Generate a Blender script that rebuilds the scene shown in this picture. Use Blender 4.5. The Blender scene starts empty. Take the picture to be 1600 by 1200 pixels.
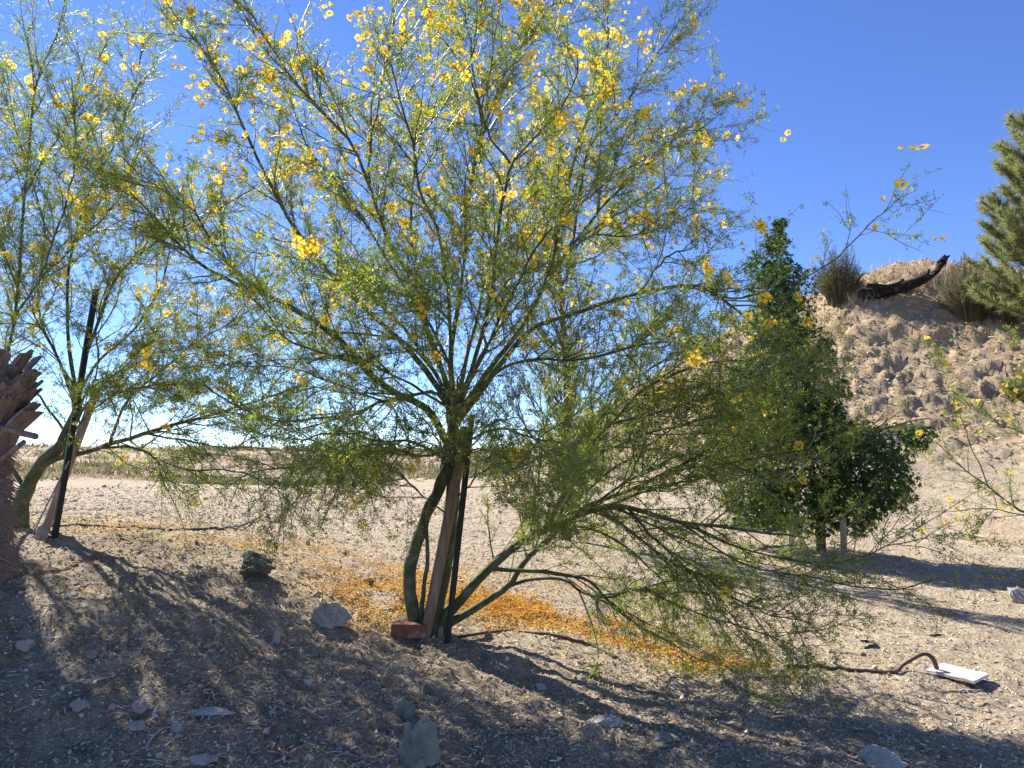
import bpy, math
import numpy as np
from mathutils import Vector

# ------------------------------------------------------------------ camera
PITCH = math.radians(6.5); FPX = 1155.0; CAMZ = 1.5
scene = bpy.context.scene
COL = scene.collection
cam_d = bpy.data.cameras.new('camera'); cam = bpy.data.objects.new('camera', cam_d); COL.objects.link(cam)
cam.location = (0, 0, CAMZ); cam.rotation_euler = (math.pi/2 + PITCH, 0, 0)
cam_d.sensor_width = 36.0; cam_d.lens = 36.0*FPX/1600; cam_d.clip_start = 0.05; cam_d.clip_end = 3000
scene.camera = cam
# ------------------------------------------------------------------ light
SUN_AZ = math.radians(-45); SUN_EL = math.radians(42)      # azimuth measured from +Y towards +X
world = bpy.data.worlds.new('World'); scene.world = world; world.use_nodes = True
nt = world.node_tree; bg = nt.nodes['Background']
sky = nt.nodes.new('ShaderNodeTexSky'); sky.sky_type = 'NISHITA'; sky.sun_disc = False
sky.sun_elevation = SUN_EL; sky.sun_rotation = SUN_AZ
sky.altitude = 2600; sky.air_density = 1.0; sky.dust_density = 0.0; sky.ozone_density = 4.0
hs = nt.nodes.new('ShaderNodeHueSaturation'); hs.inputs['Saturation'].default_value = 1.13; hs.inputs['Hue'].default_value = 0.513
nt.links.new(sky.outputs[0], hs.inputs['Color']); nt.links.new(hs.outputs[0], bg.inputs['Color'])
bg.inputs['Strength'].default_value = 0.10
sun_d = bpy.data.lights.new('sun', 'SUN'); sun = bpy.data.objects.new('sun', sun_d); COL.objects.link(sun)
sun_d.energy = 5.0; sun_d.angle = math.radians(0.53); sun_d.color = (1.0, 0.94, 0.85)
SUNV = Vector((math.sin(SUN_AZ)*math.cos(SUN_EL), math.cos(SUN_AZ)*math.cos(SUN_EL), math.sin(SUN_EL)))
sun.rotation_euler = SUNV.to_track_quat('Z', 'Y').to_euler(); sun.location = (-8, 8, 12)
vs = scene.view_settings; vs.view_transform = 'Standard'; vs.look = 'None'; vs.exposure = 1.28; vs.gamma = 1.0
scene.cycles.max_bounces = 8; scene.cycles.transparent_max_bounces = 8

rng = np.random.default_rng(7)
# ------------------------------------------------------------------ helpers
SP, CP = math.sin(PITCH), math.cos(PITCH)
def ray(px, py):
    dx = (np.asarray(px, float)-800)/FPX; dy = (600-np.asarray(py, float))/FPX
    return np.stack([dx, CP-dy*SP, SP+dy*CP], -1)
def at(px, py, Y):                      # the point seen at this pixel, Y metres out
    d = ray(px, py); t = np.asarray(Y, float)/d[..., 1]
    return d*t[..., None] + np.array([0, 0, CAMZ])
def unit(v): return v/np.maximum(np.linalg.norm(v, axis=-1, keepdims=True), 1e-9)
def hash2(ix, iy, s):
    h = (ix.astype(np.int64)*374761393 + iy.astype(np.int64)*668265263 + s*974634777) & 0xffffffff
    h = ((h ^ (h >> 13))*1274126177) & 0xffffffff
    return ((h ^ (h >> 16)) & 0xffff)/65535.0
def vnoise(x, y, s=0):
    x0 = np.floor(x); y0 = np.floor(y); fx = x-x0; fy = y-y0
    fx = fx*fx*(3-2*fx); fy = fy*fy*(3-2*fy)
    a = hash2(x0, y0, s); b = hash2(x0+1, y0, s); c = hash2(x0, y0+1, s); d = hash2(x0+1, y0+1, s)
    return (a*(1-fx)+b*fx)*(1-fy) + (c*(1-fx)+d*fx)*fy
def fbm(x, y, f, o=4, s=0):
    r = 0; a = 0.5
    for i in range(o):
        r = r + a*(vnoise(x*f+i*17.3, y*f-i*9.1, s+i)-0.5); f *= 2.03; a *= 0.5
    return r
def smooth(a, b, x): t = np.clip((x-a)/(b-a), 0, 1); return t*t*(3-2*t)

def new_mesh(name, verts, faces, mats=(), mat_idx=None, shade=False):
    """faces: one int array or a list of int arrays (n, k)"""
    if isinstance(faces, np.ndarray): faces = [faces]
    faces = [np.asarray(f, np.int32) for f in faces if len(f)]
    me = bpy.data.meshes.new(name)
    v = np.asarray(verts, np.float32).reshape(-1, 3)
    me.vertices.add(len(v)); me.vertices.foreach_set('co', v.ravel())
    loops = np.concatenate([f.ravel() for f in faces]); tot = np.concatenate([np.full(len(f), f.shape[1], np.int32) for f in faces])
    me.loops.add(len(loops)); me.loops.foreach_set('vertex_index', loops)
    me.polygons.add(len(tot)); st = np.concatenate([[0], np.cumsum(tot)[:-1]]).astype(np.int32)
    me.polygons.foreach_set('loop_start', st)
    if mat_idx is not None: me.polygons.foreach_set('material_index', np.asarray(mat_idx, np.int32))
    me.polygons.foreach_set('use_smooth', np.full(len(tot), shade))
    for m in mats: me.materials.append(m)
    me.update(calc_edges=True)
    return me
def link(name, me, parent=None, loc=None):
    o = bpy.data.objects.new(name, me); COL.objects.link(o)
    if parent is not None: o.parent = parent
    if loc is not None: o.location = loc
    return o
def tag(o, label=None, cat=None, group=None, kind=None):
    if label: o['label'] = label
    if cat: o['category'] = cat
    if group: o['group'] = group
    if kind: o['kind'] = kind
    return o
def thing(name, loc, label, cat, group=None):
    return tag(link(name, None, None, tuple(float(c) for c in loc)), label, cat, group)
def part(name, verts, faces, mat, parent, shade=True, kind=None, mat_idx=None):
    v = np.asarray(verts, float).reshape(-1, 3) - np.array(parent.location)
    mats = mat if isinstance(mat, (list, tuple)) else [mat]
    return tag(link(name, new_mesh(name, v, faces, mats, mat_idx, shade), parent), kind=kind)
def solo(name, verts, faces, mat, label=None, cat=None, group=None, kind=None, shade=False, mat_idx=None):
    v = np.asarray(verts, float).reshape(-1, 3)
    o0 = np.array([v[:, 0].mean(), v[:, 1].mean(), v[:, 2].min()])
    mats = mat if isinstance(mat, (list, tuple)) else [mat]
    return tag(link(name, new_mesh(name, v-o0, faces, mats, mat_idx, shade), None, tuple(o0)), label, cat, group, kind)

def tubes(P, R, sides=6, cap=True, wob=0.0):
    """P (N,S,3), R (N,S) -> verts, faces list"""
    P = np.asarray(P, float); R = np.asarray(R, float); N, S, _ = P.shape
    T = np.empty_like(P); T[:, 1:-1] = P[:, 2:]-P[:, :-2]; T[:, 0] = P[:, 1]-P[:, 0]; T[:, -1] = P[:, -1]-P[:, -2]; T = unit(T)
    m = np.abs(unit(P[:, -1]-P[:, 0])); ref = np.zeros((N, 3)); ref[np.arange(N), m.argmin(1)] = 1
    U = unit(np.cross(T, ref[:, None, :])); V = np.cross(T, U)
    a = np.arange(sides)*2*np.pi/sides
    rr = R[:, :, None]*np.ones(sides)
    if wob: rr = rr*(1+wob*(rng.random((N, S, sides))-0.5))
    v = P[:, :, None, :] + rr[..., None]*(np.cos(a)[None, None, :, None]*U[:, :, None, :] + np.sin(a)[None, None, :, None]*V[:, :, None, :])
    idx = np.arange(N*S*sides).reshape(N, S, sides); nx = np.roll(idx, -1, 2)
    f = np.stack([idx[:, :-1], nx[:, :-1], nx[:, 1:], idx[:, 1:]], -1).reshape(-1, 4)
    fs = [f]
    if cap: fs += [idx[:, -1, :].reshape(-1, sides), idx[:, 0, ::-1].reshape(-1, sides)]
    return v.reshape(-1, 3), fs
def merge(parts):
    vs_, fs_, off = [], {}, 0
    for v, f in parts:
        f = [f] if isinstance(f, np.ndarray) else f
        for g in f:
            if len(g): fs_.setdefault(g.shape[1], []).append(g+off)
        vs_.append(v); off += len(v)
    return np.concatenate(vs_), [np.concatenate(g) for g in fs_.values()]
def catmull(p, n):
    p = np.asarray(p, float); q = np.concatenate([[2*p[0]-p[1]], p, [2*p[-1]-p[-2]]])
    L = np.concatenate([[0], np.cumsum(np.linalg.norm(np.diff(p[:, :3], axis=0), axis=1))])
    s = np.linspace(0, L[-1], n); i = np.clip(np.searchsorted(L, s, 'right')-1, 0, len(p)-2)
    t = ((s-L[i])/np.maximum(L[i+1]-L[i], 1e-9))[:, None]
    a, b, c, d = q[i], q[i+1], q[i+2], q[i+3]
    return 0.5*(2*b + (c-a)*t + (2*a-5*b+4*c-d)*t*t + (3*b-a-3*c+d)*t**3)
def frames(D, roll=None):
    D = unit(D); r = unit(rng.normal(size=D.shape)); U = unit(np.cross(D, r)); V = np.cross(U, D)
    return U, D, V                       # x, y (along), z (normal)
def stamp(bv, bf, pos, U, D, V, sc):
    """copies of a small base mesh: verts bv (k,3) in x,y,z = U,D,V"""
    k = len(bv); sc = np.asarray(sc, float).reshape(len(pos), -1)
    b = bv[None]*(sc[:, None, :] if sc.shape[1] > 1 else sc[:, None, :1])
    v = pos[:, None, :] + b[..., :1]*U[:, None, :] + b[..., 1:2]*D[:, None, :] + b[..., 2:]*V[:, None, :]
    off = (np.arange(len(pos))*k)
    fs = [(f[None]+off[:, None, None]).reshape(-1, f.shape[1]) for f in ([bf] if isinstance(bf, np.ndarray) else bf)]
    return v.reshape(-1, 3), fs

# ------------------------------------------------------------------ materials
def mat_base(name):
    m = bpy.data.materials.new(name); m.use_nodes = True; n = m.node_tree.nodes; b = n['Principled BSDF']
    return m, m.node_tree, n, b
def noise_node(nt, scale, detail=6, coord='Object', dist=0.0, rough=0.6):
    tc = nt.nodes.new('ShaderNodeTexCoord'); no = nt.nodes.new('ShaderNodeTexNoise')
    no.inputs['Scale'].default_value = scale; no.inputs['Detail'].default_value = detail
    no.inputs['Distortion'].default_value = dist; no.inputs['Roughness'].default_value = rough
    nt.links.new(tc.outputs[coord], no.inputs['Vector']); return no
def ramp(nt, src, stops):
    r = nt.nodes.new('ShaderNodeValToRGB'); e = r.color_ramp.elements
    while len(e) > 1: e.remove(e[0])
    e[0].position = stops[0][0]; e[0].color = (*stops[0][1], 1)
    for p, c in stops[1:]:
        k = e.new(p); k.color = (*c, 1)
    nt.links.new(src, r.inputs[0]); return r
def add_bump(nt, b, src, strength, dist):
    bp = nt.nodes.new('ShaderNodeBump'); bp.inputs['Strength'].default_value = strength; bp.inputs['Distance'].default_value = dist
    nt.links.new(src, bp.inputs['Height']); nt.links.new(bp.outputs[0], b.inputs['Normal']); return bp
def noisy(name, stops, scale, rough=0.9, bump=0.5, bdist=0.01, bscale=None, spec=0.3, stretch=None, metallic=0):
    m, nt, n, b = mat_base(name); no = noise_node(nt, scale)
    if stretch:
        mp = n.new('ShaderNodeMapping'); mp.inputs['Scale'].default_value = stretch
        l = no.inputs['Vector'].links[0]; src = l.from_socket; nt.links.new(src, mp.inputs['Vector']); nt.links.new(mp.outputs[0], no.inputs['Vector'])
    r = ramp(nt, no.outputs[0], stops); nt.links.new(r.outputs[0], b.inputs['Base Color'])
    b.inputs['Roughness'].default_value = rough; b.inputs['Specular IOR Level'].default_value = spec; b.inputs['Metallic'].default_value = metallic
    n2 = no if bscale is None else noise_node(nt, bscale)
    add_bump(nt, b, n2.outputs[0], bump, bdist); return m
def leafy(name, stops, trans, tfac=0.45, rough=0.5, spec=0.4):
    """thin leaf: reflects and lets light through; colour varies from leaf to leaf"""
    m, nt, n, b = mat_base(name); g = n.new('ShaderNodeNewGeometry')
    r = ramp(nt, g.outputs['Random Per Island'], stops); nt.links.new(r.outputs[0], b.inputs['Base Color'])
    b.inputs['Roughness'].default_value = rough; b.inputs['Specular IOR Level'].default_value = spec
    t = n.new('ShaderNodeBsdfTranslucent'); mx = n.new('ShaderNodeMixShader'); mx.inputs[0].default_value = tfac
    mm = n.new('ShaderNodeMix'); mm.data_type = 'RGBA'; mm.blend_type = 'MULTIPLY'; mm.inputs[0].default_value = 1
    nt.links.new(r.outputs[0], mm.inputs[6]); mm.inputs[7].default_value = (*trans, 1)
    nt.links.new(mm.outputs[2], t.inputs['Color'])
    nt.links.new(b.outputs[0], mx.inputs[1]); nt.links.new(t.outputs[0], mx.inputs[2]); nt.links.new(mx.outputs[0], n['Material Output'].inputs['Surface'])
    return m
def island(name, stops, rough=0.9, spec=0.2):
    m, nt, n, b = mat_base(name); g = n.new('ShaderNodeNewGeometry')
    r = ramp(nt, g.outputs['Random Per Island'], stops); nt.links.new(r.outputs[0], b.inputs['Base Color'])
    b.inputs['Roughness'].default_value = rough; b.inputs['Specular IOR Level'].default_value = spec; return m

M = {}
M['bark'] = noisy('green_bark', [(0.3, (0.05, 0.07, 0.03)), (0.5, (0.09, 0.105, 0.045)), (0.62, (0.15, 0.14, 0.085)), (0.75, (0.24, 0.20, 0.15))], 14, 0.75, 0.9, 0.010, 38, 0.25)
M['twig'] = island('green_twig', [(0, (0.08, 0.10, 0.04)), (0.6, (0.16, 0.17, 0.08)), (1, (0.30, 0.27, 0.18))], 0.5, 0.4)
M['leaf'] = leafy('tiny_leaf', [(0, (0.085, 0.128, 0.034)), (0.5, (0.143, 0.192, 0.046)), (0.85, (0.225, 0.262, 0.062)), (1, (0.32, 0.31, 0.085))], (1.8, 1.78, 0.65), 0.60)
M['petal'] = leafy('yellow_petal', [(0, (0.90, 0.64, 0.03)), (0.6, (0.94, 0.76, 0.05)), (0.9, (0.94, 0.80, 0.12)), (0.95, (0.85, 0.45, 0.06)), (1, (0.85, 0.40, 0.05))], (1.0, 1.0, 0.9), 0.5, 0.6, 0.2)
M['petal_heart'] = leafy('orange_petal_heart', [(0, (0.65, 0.20, 0.02)), (1, (0.5, 0.10, 0.02))], (1.1, 1, 0.8), 0.4, 0.6)
M['fallen'] = leafy('fallen_petal', [(0, (0.42, 0.21, 0.06)), (0.3, (0.62, 0.33, 0.06)), (0.65, (0.74, 0.43, 0.07)), (0.9, (0.80, 0.57, 0.15)), (1, (0.38, 0.24, 0.11))], (1, 1, 0.8), 0.3, 0.8, 0.1)
M['sweetgum'] = leafy('broad_leaf', [(0, (0.022, 0.055, 0.016)), (0.6, (0.042, 0.09, 0.022)), (0.9, (0.075, 0.13, 0.03)), (1, (0.13, 0.16, 0.04))], (1.6, 1.6, 0.6), 0.42, 0.45, 0.4)
M['needle'] = leafy('pine_needle', [(0, (0.15, 0.18, 0.095)), (0.6, (0.24, 0.265, 0.14)), (0.9, (0.32, 0.31, 0.16)), (1, (0.42, 0.33, 0.15))], (1.4, 1.4, 0.8), 0.45, 0.5)
M['needle_grey'] = leafy('grey_needle', [(0, (0.05, 0.075, 0.04)), (0.7, (0.09, 0.115, 0.06)), (1, (0.15, 0.16, 0.09))], (1.3, 1.3, 0.8), 0.35, 0.5)
M['shrub'] = leafy('shrub_leaf', [(0, (0.09, 0.095, 0.05)), (0.6, (0.14, 0.14, 0.08)), (1, (0.24, 0.21, 0.12))], (1.2, 1.2, 0.8), 0.3, 0.7, 0.2)
M['shrub_grey'] = leafy('grey_shrub_leaf', [(0, (0.13, 0.125, 0.075)), (0.6, (0.20, 0.19, 0.115)), (1, (0.32, 0.28, 0.18))], (1.2, 1.2, 0.8), 0.3, 0.7, 0.2)
M['shrub_dry'] = leafy('dry_shrub_stem', [(0, (0.14, 0.13, 0.075)), (0.6, (0.21, 0.185, 0.11)), (1, (0.33, 0.27, 0.17))], (1.2, 1.1, 0.8), 0.3, 0.8, 0.1)
M['straw'] = leafy('dry_grass', [(0, (0.44, 0.36, 0.23)), (0.6, (0.60, 0.51, 0.35)), (1, (0.72, 0.64, 0.48))], (1.1, 1, 0.9), 0.4, 0.8, 0.1)
M['straw_brown'] = leafy('brown_weeds', [(0, (0.24, 0.175, 0.125)), (0.6, (0.36, 0.27, 0.20)), (1, (0.48, 0.38, 0.28))], (1.1, 1, 0.9), 0.4, 0.8, 0.1)
M['litter'] = island('plant_litter', [(0, (0.15, 0.11, 0.075)), (0.3, (0.32, 0.245, 0.165)), (0.65, (0.50, 0.41, 0.28)), (1, (0.68, 0.59, 0.44))])
M['gravel'] = island('pebble', [(0, (0.22, 0.18, 0.135)), (0.4, (0.42, 0.345, 0.25)), (0.8, (0.56, 0.475, 0.36)), (1, (0.68, 0.61, 0.50))])
M['pine_bark'] = noisy('pine_bark', [(0.3, (0.06, 0.045, 0.035)), (0.7, (0.17, 0.13, 0.10))], 14, 0.95, 0.8, 0.02)
M['wood'] = noisy('weathered_pole', [(0.3, (0.16, 0.11, 0.07)), (0.7, (0.34, 0.25, 0.17))], 6, 0.85, 0.5, 0.006, None, 0.2, (6, 6, 0.6))
M['palewood'] = noisy('pale_pole', [(0.3, (0.24, 0.19, 0.14)), (0.7, (0.42, 0.34, 0.26))], 6, 0.85, 0.5, 0.006, None, 0.2, (6, 6, 0.6))
M['iron'] = noisy('dark_painted_steel', [(0.3, (0.012, 0.012, 0.014)), (0.7, (0.028, 0.025, 0.024))], 12, 0.6, 0.2, 0.003, 60, 0.4)
M['char'] = noisy('charred_wood', [(0.3, (0.008, 0.007, 0.007)), (0.56, (0.022, 0.019, 0.018)), (0.68, (0.12, 0.10, 0.09)), (0.8, (0.25, 0.22, 0.19))], 9, 0.8, 1.0, 0.03, 12, 0.3)
M['hose'] = noisy('brown_drip_hose', [(0.3, (0.05, 0.028, 0.02)), (0.7, (0.12, 0.065, 0.045))], 8, 0.6, 0.2, 0.002, 60, 0.4)
M['blackhose'] = noisy('black_drip_hose', [(0.3, (0.02, 0.018, 0.018)), (0.7, (0.05, 0.04, 0.038))], 8, 0.6, 0.2, 0.002, 60, 0.4)
M['brick'] = noisy('red_brick', [(0.3, (0.15, 0.06, 0.04)), (0.55, (0.22, 0.095, 0.062)), (0.68, (0.34, 0.25, 0.18))], 16, 0.95, 0.6, 0.006, 60, 0.2)
M['tile'] = noisy('white_tile', [(0.35, (0.38, 0.31, 0.25)), (0.48, (0.60, 0.55, 0.51)), (0.65, (0.74, 0.69, 0.66))], 9, 0.5, 0.1, 0.002, 40, 0.4)
M['rock_pale'] = noisy('pale_rock', [(0.3, (0.24, 0.22, 0.19)), (0.55, (0.38, 0.35, 0.31)), (0.75, (0.52, 0.49, 0.44))], 9, 0.9, 0.8, 0.012, 22, 0.2)
M['rock_green'] = noisy('green_grey_rock', [(0.3, (0.15, 0.155, 0.12)), (0.55, (0.26, 0.26, 0.20)), (0.78, (0.42, 0.40, 0.33))], 9, 0.9, 0.8, 0.012, 22, 0.2)
M['rock_dark'] = noisy('dark_rock', [(0.3, (0.07, 0.075, 0.055)), (0.55, (0.12, 0.12, 0.085)), (0.78, (0.21, 0.195, 0.15))], 9, 0.9, 0.8, 0.012, 22, 0.2)
M['palm'] = noisy('grey_palm_fibre', [(0.25, (0.10, 0.075, 0.06)), (0.5, (0.24, 0.185, 0.16)), (0.75, (0.36, 0.295, 0.26))], 7, 0.9, 0.9, 0.012, None, 0.2, (5, 5, 1.2))
M['stick'] = noisy('dry_stick', [(0.3, (0.30, 0.25, 0.20)), (0.7, (0.50, 0.44, 0.37))], 12, 0.9, 0.3, 0.003)

def ground_material():
    m, nt, n, b = mat_base('dry_soil')
    big = noise_node(nt, 0.55, 4); mid = noise_node(nt, 5.0, 8, rough=0.7); fine = noise_node(nt, 60, 8, rough=0.75)
    soil = ramp(nt, mid.outputs[0], [(0.30, (0.32, 0.25, 0.17)), (0.48, (0.47, 0.38, 0.265)), (0.70, (0.58, 0.485, 0.35))])
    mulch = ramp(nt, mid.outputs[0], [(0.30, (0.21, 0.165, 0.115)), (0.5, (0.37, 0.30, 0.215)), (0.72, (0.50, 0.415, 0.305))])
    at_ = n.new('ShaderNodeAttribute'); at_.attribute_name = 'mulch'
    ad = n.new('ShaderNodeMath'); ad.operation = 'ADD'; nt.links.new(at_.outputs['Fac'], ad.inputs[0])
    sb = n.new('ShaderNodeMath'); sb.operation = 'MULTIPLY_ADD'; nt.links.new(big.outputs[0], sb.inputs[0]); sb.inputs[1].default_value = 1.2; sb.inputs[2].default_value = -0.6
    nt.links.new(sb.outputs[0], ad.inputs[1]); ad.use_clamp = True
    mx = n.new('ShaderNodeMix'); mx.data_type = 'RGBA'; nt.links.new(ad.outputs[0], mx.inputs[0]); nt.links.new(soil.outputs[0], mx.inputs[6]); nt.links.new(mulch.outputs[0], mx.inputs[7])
    fr = ramp(nt, fine.outputs[0], [(0.32, (0.42, 0.40, 0.37)), (0.5, (1, 1, 1)), (0.68, (1.35, 1.33, 1.30))])
    mu = n.new('ShaderNodeMix'); mu.data_type = 'RGBA'; mu.blend_type = 'MULTIPLY'; mu.inputs[0].default_value = 1
    nt.links.new(mx.outputs[2], mu.inputs[6]); nt.links.new(fr.outputs[0], mu.inputs[7])
    dr = n.new('ShaderNodeAttribute'); dr.attribute_name = 'dry_brush'
    br = ramp(nt, big.outputs[0], [(0.38, (0.17, 0.15, 0.085)), (0.48, (0.33, 0.25, 0.17)), (0.62, (0.42, 0.31, 0.23))])
    m3 = n.new('ShaderNodeMix'); m3.data_type = 'RGBA'; nt.links.new(dr.outputs['Fac'], m3.inputs[0]); nt.links.new(mu.outputs[2], m3.inputs[6]); nt.links.new(br.outputs[0], m3.inputs[7])
    nt.links.new(m3.outputs[2], b.inputs['Base Color']); b.inputs['Roughness'].default_value = 0.95; b.inputs['Specular IOR Level'].default_value = 0.15
    sl = n.new('ShaderNodeAttribute'); sl.attribute_name = 'slope_soil'; m4 = n.new('ShaderNodeMix'); m4.data_type = 'RGBA'; m4.blend_type = 'MULTIPLY'; nt.links.new(sl.outputs['Fac'], m4.inputs[0]); nt.links.new(m3.outputs[2], m4.inputs[6]); m4.inputs[7].default_value = (0.90, 0.83, 0.74, 1); nt.links.new(m4.outputs[2], b.inputs['Base Color'])
    gr = noise_node(nt, 24, 6, rough=0.8); sm = n.new('ShaderNodeMath'); sm.operation = 'ADD'; nt.links.new(gr.outputs[0], sm.inputs[0]); nt.links.new(fine.outputs[0], sm.inputs[1]); hn = noise_node(nt, 6.5, 8, rough=0.75); s2 = n.new('ShaderNodeMath'); s2.operation = 'MULTIPLY_ADD'; nt.links.new(hn.outputs[0], s2.inputs[0]); s2.inputs[1].default_value = 2.6; nt.links.new(sm.outputs[0], s2.inputs[2]); add_bump(nt, b, s2.outputs[0], 0.8, 0.03)
    return m
M['ground'] = ground_material()

# ------------------------------------------------------------------ terrain
# (pixel x, pixel y, distance): what the ground shows where, with distances from the things standing on it
CTRL = [(0,1200,2.75),(400,1200,2.85),(800,1200,2.95),(1200,1200,3.0),(1600,1200,3.05),
        (10,910,3.95),(200,960,3.75),(50,828,4.8),(250,835,4.9),(400,890,4.6),(500,965,4.25),(660,992,4.3),(850,1005,4.25),
        (1000,1060,3.95),(1250,1050,4.2),(1500,1058,4.2),(1600,1100,3.9),(300,1080,3.25),(600,1110,3.35),(1150,1120,3.5),(1450,1140,3.5),
        (200,790,8.5),(330,762,14),(560,850,7.0),(600,790,12.5),(1150,950,5.8),(1500,965,5.6),(1300,862,8.5),(900,850,8.2),(800,780,14),
        (1600,880,8.2),(1560,800,10.6),(1450,800,11.2),(1400,720,13.0),(1550,640,14.2),(1350,600,15.8),(1500,500,17.4),(1600,505,16.8),(1380,455,18.6),(1450,415,19.8),
        (1250,500,19.8),(1100,565,20.6),(1000,612,21.5),(900,672,23.5),(1150,700,14.8),(1000,740,15.5)]
ca = np.array(CTRL, float); cp = at(ca[:, 0], ca[:, 1], ca[:, 2])
extra = np.array([(0,0,0.0),(-3,0,0.55),(3,0,-0.1),(0,-3,-0.2),(-6,5,1.15),(-10,12,1.15),(-12,24,1.2),(0,26,1.25),(8,3,0.2),(9,7,0.55),(14,10,2.2),(16,16,5.6),(18,24,7.0),(8,26,6.3),(12,22,6.9),(3,30,1.6),(14,34,6.6),(8,34,4.6),(-14,34,1.2),(24,30,7)], float)
cp = np.concatenate([cp, extra])
def tps_k(d2): return np.where(d2 > 1e-12, 0.5*d2*np.log(np.maximum(d2, 1e-12)), 0)
n_ = len(cp); K = tps_k(((cp[:, None, :2]-cp[None, :, :2])**2).sum(-1)) + np.eye(n_)*0.02
A = np.zeros((n_+3, n_+3)); A[:n_, :n_] = K; A[:n_, n_] = 1; A[:n_, n_+1:] = cp[:, :2]; A[n_:, :n_] = A[:n_, n_:].T
W = np.linalg.solve(A, np.concatenate([cp[:, 2], [0, 0, 0]]))
GX = np.arange(-46, 46.01, 0.2); GY = np.arange(-14, 50.01, 0.2)
gx, gy = np.meshgrid(GX, GY); flat = np.stack([gx.ravel(), gy.ravel()], -1)
gz = np.full(len(flat), W[n_]) + flat@W[n_+1:]
for i in range(n_): gz += W[i]*tps_k(((flat-cp[i, :2])**2).sum(-1))
GZ = np.clip(gz, -0.6, 7.6).reshape(gx.shape)
def hbase(x, y):
    x = np.asarray(x, float); y = np.asarray(y, float)
    u = np.clip((x-GX[0])/0.2, 0, len(GX)-1.001); v = np.clip((y-GY[0])/0.2, 0, len(GY)-1.001)
    i = u.astype(int); j = v.astype(int); fu = u-i; fv = v-j
    z = (GZ[j, i]*(1-fu)+GZ[j, i+1]*fu)*(1-fv) + (GZ[j+1, i]*(1-fu)+GZ[j+1, i+1]*fu)*fv
    r = np.hypot(x, y)
    far = 1.25 + 2.2*smooth(28, 90, r) + 1.2*fbm(x, y, 0.03, 3, 5)*smooth(30, 80, r) - 6*smooth(140, 420, r)
    return z + (far-z)*smooth(24, 36, r*np.where(x > 1, 0.62, 1.0))
def hill_mask(x, y): return smooth(0.5, 1.6, hbase(x, y)-0.7)*smooth(9.5, 12, y)*smooth(-2, 2, x+0.0)*(1-smooth(34, 40, y))
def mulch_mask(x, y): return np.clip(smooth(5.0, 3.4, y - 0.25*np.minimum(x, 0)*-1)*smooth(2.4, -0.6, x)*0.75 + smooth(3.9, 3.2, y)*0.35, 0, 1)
def height(x, y):
    x = np.asarray(x, float); y = np.asarray(y, float); z = hbase(x, y); r = np.hypot(x, y)
    near = smooth(8.0, 5.0, r); hm = hill_mask(x, y)
    z = z + near*(0.10*fbm(x, y, 1.1, 3, 1) + 0.055*fbm(x, y, 5.5, 3, 2) + 0.030*fbm(x, y, 22, 3, 3))
    cl = vnoise(x*9, y*9, 11); z = z + near*0.030*np.clip(cl-0.62, 0, 1)/0.38*mulch_mask(x, y)
    z = z + (1-near)*(0.07*fbm(x, y, 0.9, 3, 1) + 0.03*fbm(x, y, 8, 3, 2))*(1-hm)
    rid = np.abs(fbm(x*0.8, y, 1.5, 4, 21)); led = fbm(x*0.55, y*1.3, 2.6, 3, 31)
    z = z + hm*(0.24*rid - 0.06 + 0.45*np.clip(led, -0.04, 0.15) + 0.08*np.abs(fbm(x*0.7, y, 3.7, 3, 8)) + 0.14*fbm(x, y, 9, 2, 9) + 0.11*smooth(-.012, .015, fbm(x*0.6, y*1.1, 2.2, 4, 61)) + 0.06*smooth(-.015, .02, fbm(x*0.7, y*1.2, 4.6, 3, 62)))
    return z
def hit(px, py, lo=1.2, hi=40):
    d = ray(px, py); d = d/d[1]; ts = np.linspace(lo, hi, 6000); p = d[None]*ts[:, None] + np.array([0, 0, CAMZ])
    h = height(p[:, 0], p[:, 1]); k = np.argmax(p[:, 2] < h); 
    if not (p[:, 2] < h).any(): k = -1
    q = p[k].copy(); q[2] = height(q[0], q[1]); return q
def build_ground():
    a_in = np.linspace(-42, 42, 460); a_l = np.linspace(-180, -42, 60)[:-1]; a_r = np.linspace(42, 180, 60)[1:-1]
    ang = np.radians(np.concatenate([a_l, a_in, a_r])); na = len(ang)
    rad = np.concatenate([[0.3, 0.7, 1.1, 1.5, 1.9], np.geomspace(2.2, 26, 375), np.geomspace(26.6, 1500, 46)])
    Rg, Ag = np.meshgrid(rad, ang, indexing='ij'); x = Rg*np.sin(Ag); y = Rg*np.cos(Ag); z = height(x, y)
    v = np.stack([x, y, z], -1).reshape(-1, 3); v = np.concatenate([v, [[0, 0, float(height(0, 0))]]])
    idx = np.arange(len(rad)*na).reshape(len(rad), na); nx = np.roll(idx, -1, 1)
    f = np.stack([idx[:-1], idx[1:], nx[1:], nx[:-1]], -1).reshape(-1, 4)
    c = len(v)-1; tri = np.stack([np.full(na, c), idx[0], nx[0]], -1)
    me = new_mesh('ground', v, [f, tri], [M['ground']], None, True)
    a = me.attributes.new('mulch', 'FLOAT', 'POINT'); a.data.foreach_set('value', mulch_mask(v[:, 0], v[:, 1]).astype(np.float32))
    r = np.hypot(v[:, 0], v[:, 1]); b_ = me.attributes.new('dry_brush', 'FLOAT', 'POINT')
    b_.data.foreach_set('value', (smooth(15, 30, r)*(1-hill_mask(v[:, 0], v[:, 1]))*0.8).astype(np.float32))
    c_ = me.attributes.new('slope_soil', 'FLOAT', 'POINT'); c_.data.foreach_set('value', hill_mask(v[:, 0], v[:, 1]).astype(np.float32))
    tag(link('ground', me), kind='structure')
build_ground()

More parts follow.
